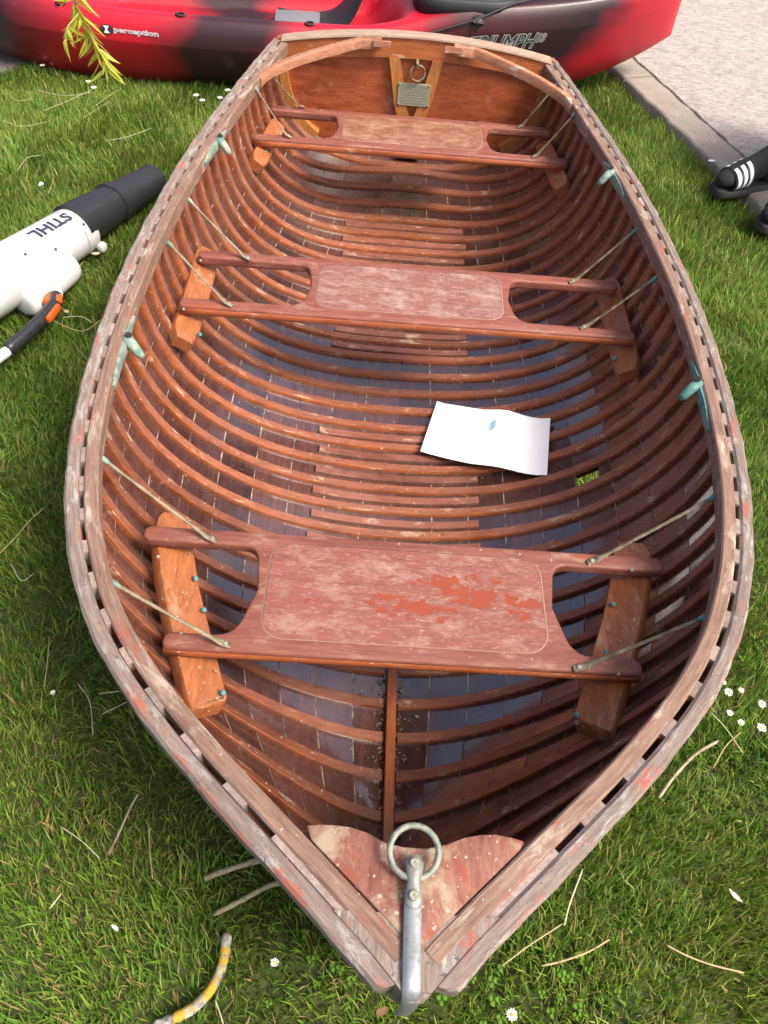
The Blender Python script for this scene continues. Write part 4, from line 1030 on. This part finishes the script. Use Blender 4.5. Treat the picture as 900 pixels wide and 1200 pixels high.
wd = rng.uniform(.0008, .0016, NB)*(1+ln*3); wd = np.where(rng.uniform(0, 1, NB) < .06, wd*2.1, wd); ca, sa = np.cos(ha), np.sin(ha); tw = ha+np.pi/2+rng.normal(0, .5, NB); wx, wy = np.cos(tw)*wd, np.sin(tw)*wd
z1 = ln*.55*np.cos(lean*.5); d1 = ln*.55*np.sin(lean*.5); z2 = z1+ln*.45*np.cos(lean*1.2); d2 = d1+ln*.45*np.sin(lean*1.2)
V = np.zeros((NB, 5, 3), np.float32)
V[:, 0] = np.stack([gx-wx, gy-wy, np.full(NB, -.004)], 1); V[:, 1] = np.stack([gx+wx, gy+wy, np.full(NB, -.004)], 1)
V[:, 2] = np.stack([gx+ca*d1-wx*.8, gy+sa*d1-wy*.8, z1], 1); V[:, 3] = np.stack([gx+ca*d1+wx*.8, gy+sa*d1+wy*.8, z1], 1)
V[:, 4] = np.stack([gx+ca*d2, gy+sa*d2, np.maximum(z2, .006)], 1)
me = bpy.data.meshes.new('grass'); me.vertices.add(NB*5); me.vertices.foreach_set('co', V.ravel())
base = (np.arange(NB)*5)[:, None]; quad = (base+np.array([0, 1, 3, 2])).astype(np.int32); tri = (base+np.array([2, 3, 4])).astype(np.int32)
loops = np.concatenate([quad, tri], 1).ravel(); me.loops.add(loops.size); me.loops.foreach_set('vertex_index', loops)
starts = (np.arange(NB)[:, None]*7+np.array([0, 4])).ravel().astype(np.int32); me.polygons.add(NB*2); me.polygons.foreach_set('loop_start', starts)
me.update(calc_edges=True)
hue = rng.uniform(0, 1, NB); dry = (rng.uniform(0, 1, NB) < .10+.07*np.clip(field(gx, gy, 5.0)-.7, 0, 2)).astype(np.float32)
col = np.zeros((NB, 5, 4), np.float32); col[:, :, 0] = hue[:, None]; col[:, :, 1] = dry[:, None]; col[:, :, 2] = np.array([0, 0, .55, .55, 1])[None]; col[:, :, 3] = 1
at = me.color_attributes.new('blade', 'FLOAT_COLOR', 'POINT'); at.data.foreach_set('color', col.ravel())
k = M('grass_blades'); ac = k.n('ShaderNodeVertexColor'); ac.layer_name = 'blade'; sc_ = k.n('ShaderNodeSeparateColor'); k.l(ac.outputs[0], sc_.inputs[0])
c1 = k.ramp(sc_.outputs[0], [(0, (.072, .145, .017)), (.45, (.142, .255, .03)), (.8, (.22, .345, .045)), (1, (.36, .42, .11))])
patch = k.ramp(k.noise(k.co, 2.3, 4), [(.35, (.80, .92, .85)), (.65, (1.15, 1.06, .95))]); c1 = k.mix(1.0, c1, patch, 'MULTIPLY')
c1 = k.mix(sc_.outputs[1], c1, (.36, .27, .10))
k.out(c1, .5, spec=.35); tr = k.n('ShaderNodeBsdfTranslucent'); k.l(c1, tr.inputs[0]); ms = k.n('ShaderNodeMixShader'); ms.inputs[0].default_value = .36
k.l(k.b.outputs[0], ms.inputs[1]); k.l(tr.outputs[0], ms.inputs[2]); k.l(ms.outputs[0], k.nt.nodes['Material Output'].inputs[0])
me.materials.append(k.m)
link(bpy.data.objects.new('grass', me), None, kind='stuff', label='short green lawn grass round the boat')

# clover leaves among the grass
vs, fs = [], []
for _ in range(80):
    u, v = rnd.choice(((540, 1165), (400, 1120), (660, 1160), (600, 1140), (850, 700), (880, 760), (60, 250)))
    q = onz(u+rnd.gauss(0, 38), v+rnd.gauss(0, 22), -ZG); x, y = q.x*U, q.y*U; h = rnd.uniform(.02, .045); r_ = rnd.uniform(.0035, .006)
    if abs(x) < .04 and y > -.12: continue
    for j in range(3):
        a = j*2.094+rnd.random(); c = Vector((x+math.cos(a)*r_, y+math.sin(a)*r_, h)); k0 = len(vs)
        for b in range(6): vs.append(c+Vector((r_*.9*math.cos(b*1.047), r_*.9*math.sin(b*1.047), .002*math.cos(b*2))))
        fs.append(tuple(range(k0, k0+6)))
m_clover = M('clover').out((.075, .15, .018), .9, spec=.1)
mk('clover', vs, fs, m_clover, None, kind='stuff', label='patches of clover leaves in the lawn by the bow')

# ------------------------------------------------------------------ daisies
m_petal = M('petal').out((.80, .80, .78), .6); m_disc = M('daisy_disc').out((.70, .42, .02), .7); m_stem = M('daisy_stem').out((.10, .20, .03), .6)
def daisy(u, v, r_, label, group=None, tilt=(0, 0), open_=1.0):
    q = onz(u, v, -ZG+.8); b = Vector((q.x*U, q.y*U, .0)); h = .8*U
    pr = dict(label=label, category='daisy')
    if group: pr['group'] = group
    d = empty('daisy', b, (0, 0, rnd.uniform(0, 6)), **pr)
    mk('stem', *tube([(0, 0, 0), (.003, .002, h*.5), (0, 0, h)], .0011, 6), m_stem, d, True)
    n = 13; vs, fs = [], []
    for i in range(n):
        a = 2*math.pi*i/n+rnd.uniform(-.1, .1); e = Vector((math.cos(a), math.sin(a), 0)); s = Vector((-e.y, e.x, 0)); rr = r_*rnd.uniform(.88, 1.08); k0 = len(vs); up = (1-open_)*rr
        vs += [e*rr*.22+s*.0008+Vector((0, 0, h)), e*rr*.65+s*rr*.15+Vector((0, 0, h+.0015+up*.6)), e*rr+Vector((0, 0, h+up)), e*rr*.65-s*rr*.15+Vector((0, 0, h+.0015+up*.6)), e*rr*.22-s*.0008+Vector((0, 0, h))]
        fs.append(tuple(range(k0, k0+5)))
    p = mk('petals', vs, fs, m_petal, d)
    bm = bmesh.new(); bmesh.ops.create_uvsphere(bm, u_segments=10, v_segments=6, radius=r_*.34)
    for w in bm.verts: w.co.z = w.co.z*.6+h+.001
    frombm('disc', bm, m_disc, d, True)
for u, v, r_ in ((854, 811, .0105), (893, 825, .010)): daisy(u, v, r_, 'open white daisy with yellow centre in the grass beside the boat bow', 'daisies beside the bow')
for u, v, r_ in ((855, 836, .008), (868, 847, .008), (892, 853, .011), (868, 809, .007), (848, 800, .006)): daisy(u, v, r_, 'small white daisy in the cluster beside the boat bow', 'small daisies beside the bow', open_=.75)
daisy(600, 1189, .0105, 'single white daisy with yellow centre in front of the bow stem')
daisy(322, 1128, .008, 'lone white daisy half open between the bow and the lichened stick', open_=.55)
for u, v in ((104, 96), (110, 103), (230, 112), (237, 118), (258, 115), (267, 106), (50, 77), (62, 75)): daisy(u, v, .013, 'small white daisy in the grass by the kayak', 'daisies along the kayak', open_=.8)
daisy(62, 812, .006, 'tiny white daisy alone in the shaded grass', open_=.6)

# ------------------------------------------------------------------ sticks, straws and scraps on the lawn
def ground_path(uv, z): return [Vector((onz(u, v, -ZG+z/U).x*U, onz(u, v, -ZG+z/U).y*U, z)) for u, v in uv]
def stick(name, uv, r_, m, label, cat, z=.03, n=8, wob=.15, group=None):
    p = spline(ground_path(uv, z), 6); c = p[len(p)//2].copy(); c.z = 0
    pr = dict(label=label, category=cat)
    if group: pr['group'] = group
    rad = [r_*(1+rnd.uniform(-wob, wob))*(.6 if i in (0, len(p)-1) else 1) for i in range(len(p))]
    o = mk(name, *tube([q-c for q in p], rad, n), m, None, True, **pr); o.location = c; return o
k = M('lichened_bark'); n1 = k.noise(k.co, 60, 5, .6); n2 = k.noise(k.mapped((1, 1, 1), (3, 3, 3)), 34, 6, .6, .3)
c_ = k.ramp(n1, [(.35, (.10, .085, .065)), (.55, (.30, .29, .25)), (.7, (.48, .49, .43))]); c_ = k.mix(k.ramp(n2, [(.50, 0), (.58, 1)]), c_, (.42, .27, .02)); k.bump(n1, .8, .002)
m_lichen = k.out(c_, .9)
k = M('bare_twig'); n1 = k.noise(k.mapped((1, 1, 1)), 50, 5); m_twig = k.out(k.ramp(n1, [(.3, (.20, .155, .09)), (.7, (.42, .36, .24))]), .85)
k = M('mossy_twig'); n1 = k.noise(k.co, 45, 5); m_twig2 = k.out(k.ramp(n1, [(.3, (.18, .15, .08)), (.7, (.36, .35, .18))]), .85)
m_straw = M('dry_straw').out((.38, .30, .15), .8); m_straw_p = M('pale_straw').out((.46, .41, .27), .8); m_brown = M('brown_leaf').out((.16, .085, .04), .8)
stick('lichened_stick', [(266, 1093), (262, 1125), (250, 1155), (228, 1180), (200, 1195), (180, 1204)], .0085, m_lichen, 'bent stick covered in yellow lichen on the grass near the bow', 'stick', .034, 10, .12)
stick('bare_stick', [(239, 1030), (262, 1021), (300, 1009), (340, 998)], .0055, m_twig, 'short bare grey stick poking out from under the port rail', 'stick', .034)
stick('mossy_stick', [(250, 1072), (285, 1054), (318, 1037), (350, 1033)], .0045, m_twig2, 'greenish mossy stick running under the bow rail', 'stick', .036)
stick('curved_twig', [(634, 1132), (660, 1126), (690, 1115), (714, 1101)], .0017, m_straw, 'slightly curved tan twig on the grass in front of the starboard bow', 'twig', .042, 6)
stick('curved_twig', [(780, 1107), (805, 1120), (835, 1131), (872, 1140)], .0017, m_straw, 'long curved tan twig lying alone on the sunlit grass', 'twig', .042, 6)
stick('dry_straw', [(588, 1132), (620, 1108), (660, 1082)], .0013, m_straw, 'straight straw on the grass close to the bow rail', 'straw', .044, 5)
stick('dry_straw', [(661, 1085), (668, 1058), (683, 1018)], .0017, m_straw_p, 'pale straw leaning up against the starboard bow rail', 'straw', .046, 5)
stick('dry_straw', [(672, 1096), (674, 1075), (673, 1050)], .0015, m_brown, 'thin brown stalk next to the pale straw', 'straw', .044, 5)
stick('dry_straw', [(833, 835), (850, 853), (870, 882)], .0012, m_straw_p, 'pale straw beneath the daisies beside the bow', 'straw', .048, 5)
stick('dry_straw', [(836, 900), (850, 875), (868, 858)], .0012, m_straw, 'tan stalk crossing the straw under the daisies', 'straw', .046, 5)
stick('bare_stick', [(772, 935), (790, 910), (815, 884), (842, 868)], .0032, m_twig, 'thin grey stick half buried in grass beside the starboard bow', 'stick', .036)
stick('dry_straw', [(0, 648), (18, 630), (35, 610), (52, 595)], .0013, m_straw, 'long bent straw in the grass west of the port rail', 'straw', .05, 5)
stick('dry_straw', [(12, 660), (25, 680), (40, 672)], .0010, m_straw_p, 'short crooked straw below the long bent straw', 'straw', .046, 5)
stick('dry_straw', [(58, 745), (56, 770), (52, 805)], .0010, m_straw, 'upright stalk standing in shaded grass by the port rail', 'straw', .05, 5)
stick('dry_straw', [(90, 800), (105, 822), (109, 862)], .0010, m_straw_p, 'curled thin stalk in the shaded grass beside the port rail', 'straw', .05, 5)
stick('dry_straw', [(115, 813), (140, 810)], .0010, m_straw_p, 'short pale straw touching the port rail', 'straw', .05, 5)
stick('dry_straw', [(119, 837), (150, 822)], .0010, m_straw_p, 'pale straw slanting up to the port rail', 'straw', .05, 5)
stick('dry_straw', [(127, 1002), (140, 975), (152, 948), (162, 930)], .0022, m_twig, 'grey stalk lying in the shaded grass off the port bow', 'straw', .044, 5)
stick('dry_straw', [(174, 965), (176, 1000), (179, 1030)], .0010, m_straw, 'thin stalk standing beside the grey stalk in shade', 'straw', .05, 5)
stick('dry_straw', [(70, 968), (95, 985), (117, 1006)], .0010, m_straw_p, 'long pale thread of straw in the shaded grass', 'straw', .05, 5)
stick('dry_straw', [(58, 1065), (72, 1047)], .0013, m_straw_p, 'short white straw alone in the shaded grass', 'straw', .05, 5)
stick('dry_straw', [(252, 1172), (258, 1188), (262, 1202)], .0013, m_straw_p, 'short pale straw next to the lichened stick', 'straw', .048, 5)
stick('dry_straw', [(37, 367), (60, 375), (95, 388), (118, 375), (124, 372)], .0012, m_straw, 'long curving straw below the blower handle', 'straw', .05, 5)
stick('dry_straw', [(72, 372), (95, 371), (108, 378)], .0010, m_straw_p, 'pale straw beside the blower trigger', 'straw', .052, 5)
stick('dry_straw', [(72, 340), (85, 322), (98, 306)], .0012, m_straw, 'tan straw sticking out beside the blower housing', 'straw', .052, 5)
for uv in (((50, 130), (80, 118), (110, 104)), ((95, 140), (118, 125), (130, 118)), ((40, 105), (75, 112), (110, 108)), ((0, 140), (25, 148), (55, 143)), ((125, 165), (150, 160), (178, 150)), ((20, 200), (32, 185), (48, 182)), ((58, 190), (62, 210), (56, 228)), ((10, 112), (22, 118), (38, 116)), ((140, 105), (128, 112), (112, 124))):
    stick('dry_straw', uv, .0009, rnd.choice((m_straw, m_straw_p)), 'dry straw among the grass between kayak and blower', 'straw', .05, 5, group='straws between the kayak and the blower')
# small scraps
def leaf_obj(name, u, v, ln_, wd_, m, label, cat, ang, z=.045, curl=.3):
    q = onz(u, v, -ZG+z/U); vs = []; n = 6
    for i in range(n+1):
        t = i/n; w = wd_*math.sin(math.pi*min(.97, t*.94+.03)); vs += [Vector(((t-.5)*ln_, -w, curl*ln_*(t-.5)**2)), Vector(((t-.5)*ln_, 0, curl*ln_*(t-.5)**2-.1*wd_)), Vector(((t-.5)*ln_, w, curl*ln_*(t-.5)**2))]
    up = list(vs); vs = up+[p-Vector((0, 0, .0006)) for p in up]; n0 = len(up); fs = []
    for i in range(n):
        for j in (0, 1): a = i*3+j; fs += [(a, a+3, a+4, a+1), (n0+a, n0+a+1, n0+a+4, n0+a+3)]
    o = mk(name, vs, fs, m, None, True, label=label, category=cat); o.location = (q.x*U, q.y*U, z); o.rotation_euler = (rnd.uniform(-.3, .3), rnd.uniform(-.3, .3), ang); return o
m_pale_leaf = M('pale_leaf').out((.50, .45, .36), .8)
leaf_obj('dead_leaf', 862, 1050, .030, .005, m_pale_leaf, 'narrow curled pale leaf on the sunlit grass', 'leaf', 2.2)
leaf_obj('dead_leaf', 448, 1000+185, .022, .006, m_brown, 'brown dead leaf beside the stem at the bow foot', 'leaf', .6)
leaf_obj('dead_leaf', 78, 365, .016, .007, m_straw, 'tan leaf scrap lying by the blower grip', 'leaf', 1.2)
leaf_obj('feather', 48, 216, .035, .009, m_petal, 'small white feather standing in the grass behind the blower', 'feather', 1.9, .05)
leaf_obj('dead_leaf', 112, 297, .028, .006, m_straw_p, 'pale yellow leaf beside the blower nozzle', 'leaf', .4)
leaf_obj('petal_scrap', 135, 1087, .016, .003, m_petal, 'tiny white petal lying in the shaded grass', 'petal', 2.6)
for u, v in ((108, 287), (98, 292)): leaf_obj('petal_scrap', u, v, .020, .006, m_petal, 'white petal scrap under the blower nozzle collar', 'petal', rnd.uniform(0, 3), .05)['group'] = 'petal scraps by the nozzle'
leaf_obj('petal_scrap', 834, 194-6, .03, .006, m_petal, 'white scrap lying on the concrete above the sandal', 'scrap', -.15, KZ+.012, .05)

# ------------------------------------------------------------------ willow twig hanging in front of the kayak
m_wl = M('willow_leaf'); nl = m_wl.random(); rr_ = m_wl.noise(m_wl.co, 40, 3); cl = m_wl.ramp(rr_, [(.3, (.30, .36, .03)), (.7, (.55, .55, .07))]); m_wl.out(cl, .5)
tr = m_wl.n('ShaderNodeBsdfTranslucent'); m_wl.l(cl, tr.inputs[0]); ms = m_wl.n('ShaderNodeMixShader'); ms.inputs[0].default_value = .35
m_wl.l(m_wl.b.outputs[0], ms.inputs[1]); m_wl.l(tr.outputs[0], ms.inputs[2]); m_wl.l(ms.outputs[0], m_wl.nt.nodes['Material Output'].inputs[0]); m_wl = m_wl.m
m_ws = M('willow_stem').out((.33, .26, .06), .6)
def cam_pt(u, v, dist): d = ray(u, v).normalized(); q = CO+d*(dist/U); return PV(q)
wp = [cam_pt(126, 82, 2.3), cam_pt(118, 62, 2.29), cam_pt(104, 42, 2.28), cam_pt(96, 22, 2.27), cam_pt(88, 2, 2.26), cam_pt(80, -40, 2.24)]
top = wp[-1]+Vector((-.12, .05, .35)); wp += [top, top+Vector((-.2, .05, .5)), top+Vector((-.35, .05, 1.1))]
wc = wp[0].copy()
wt = empty('willow_twig', wc, label='yellow green willow twig with narrow leaves hanging before the kayak', category='twig')
st_ = spline(wp, 6); mk('stem', *tube([p-wc for p in st_], [.0012+.0035*i/len(st_) for i in range(len(st_))], 6), m_ws, wt, True)
def wleaf(p, d, ln_, wd_):
    d = d.normalized(); s = d.cross(Vector((rnd.uniform(-1, 1), rnd.uniform(-1, 1), .6))).normalized(); nrm = s.cross(d); vs, fs = [], []; n = 6; bend = rnd.uniform(-.35, .35)
    for i in range(n+1):
        t = i/n; w = wd_*math.sin(math.pi*min(.99, t**.8*.97+.02)); c = d*(ln_*t)+nrm*(bend*ln_*t*t)+s*(bend*.5*ln_*t*t)
        vs += [c-s*w, c+nrm*(-.25*w), c+s*w]
    for i in range(n):
        for j in (0, 1): a = i*3+j; fs.append((a, a+3, a+4, a+1))
    o = mk('leaf', vs, fs, m_wl, wt, True); o.location = p-wc
for i, p in enumerate(st_):
    if i > 44: break
    for _ in range(2 if i < 30 else 1):
        d = Vector((rnd.uniform(-.8, .8), rnd.uniform(-.5, .5), rnd.uniform(-1.1, -.15))); wleaf(p, d, rnd.uniform(.035, .075), rnd.uniform(.0028, .0046))
sb_p = [cam_pt(92, 16, 2.26), cam_pt(80, 30, 2.24), cam_pt(76, 45, 2.23)]
mk('stem', *tube([p-wc for p in sb_p], [.002, .0015, .001], 6), m_ws, wt, True)
for p in spline(sb_p, 5): wleaf(p, Vector((rnd.uniform(-.8, .8), rnd.uniform(-.4, .4), -.7)), rnd.uniform(.035, .06), .004)
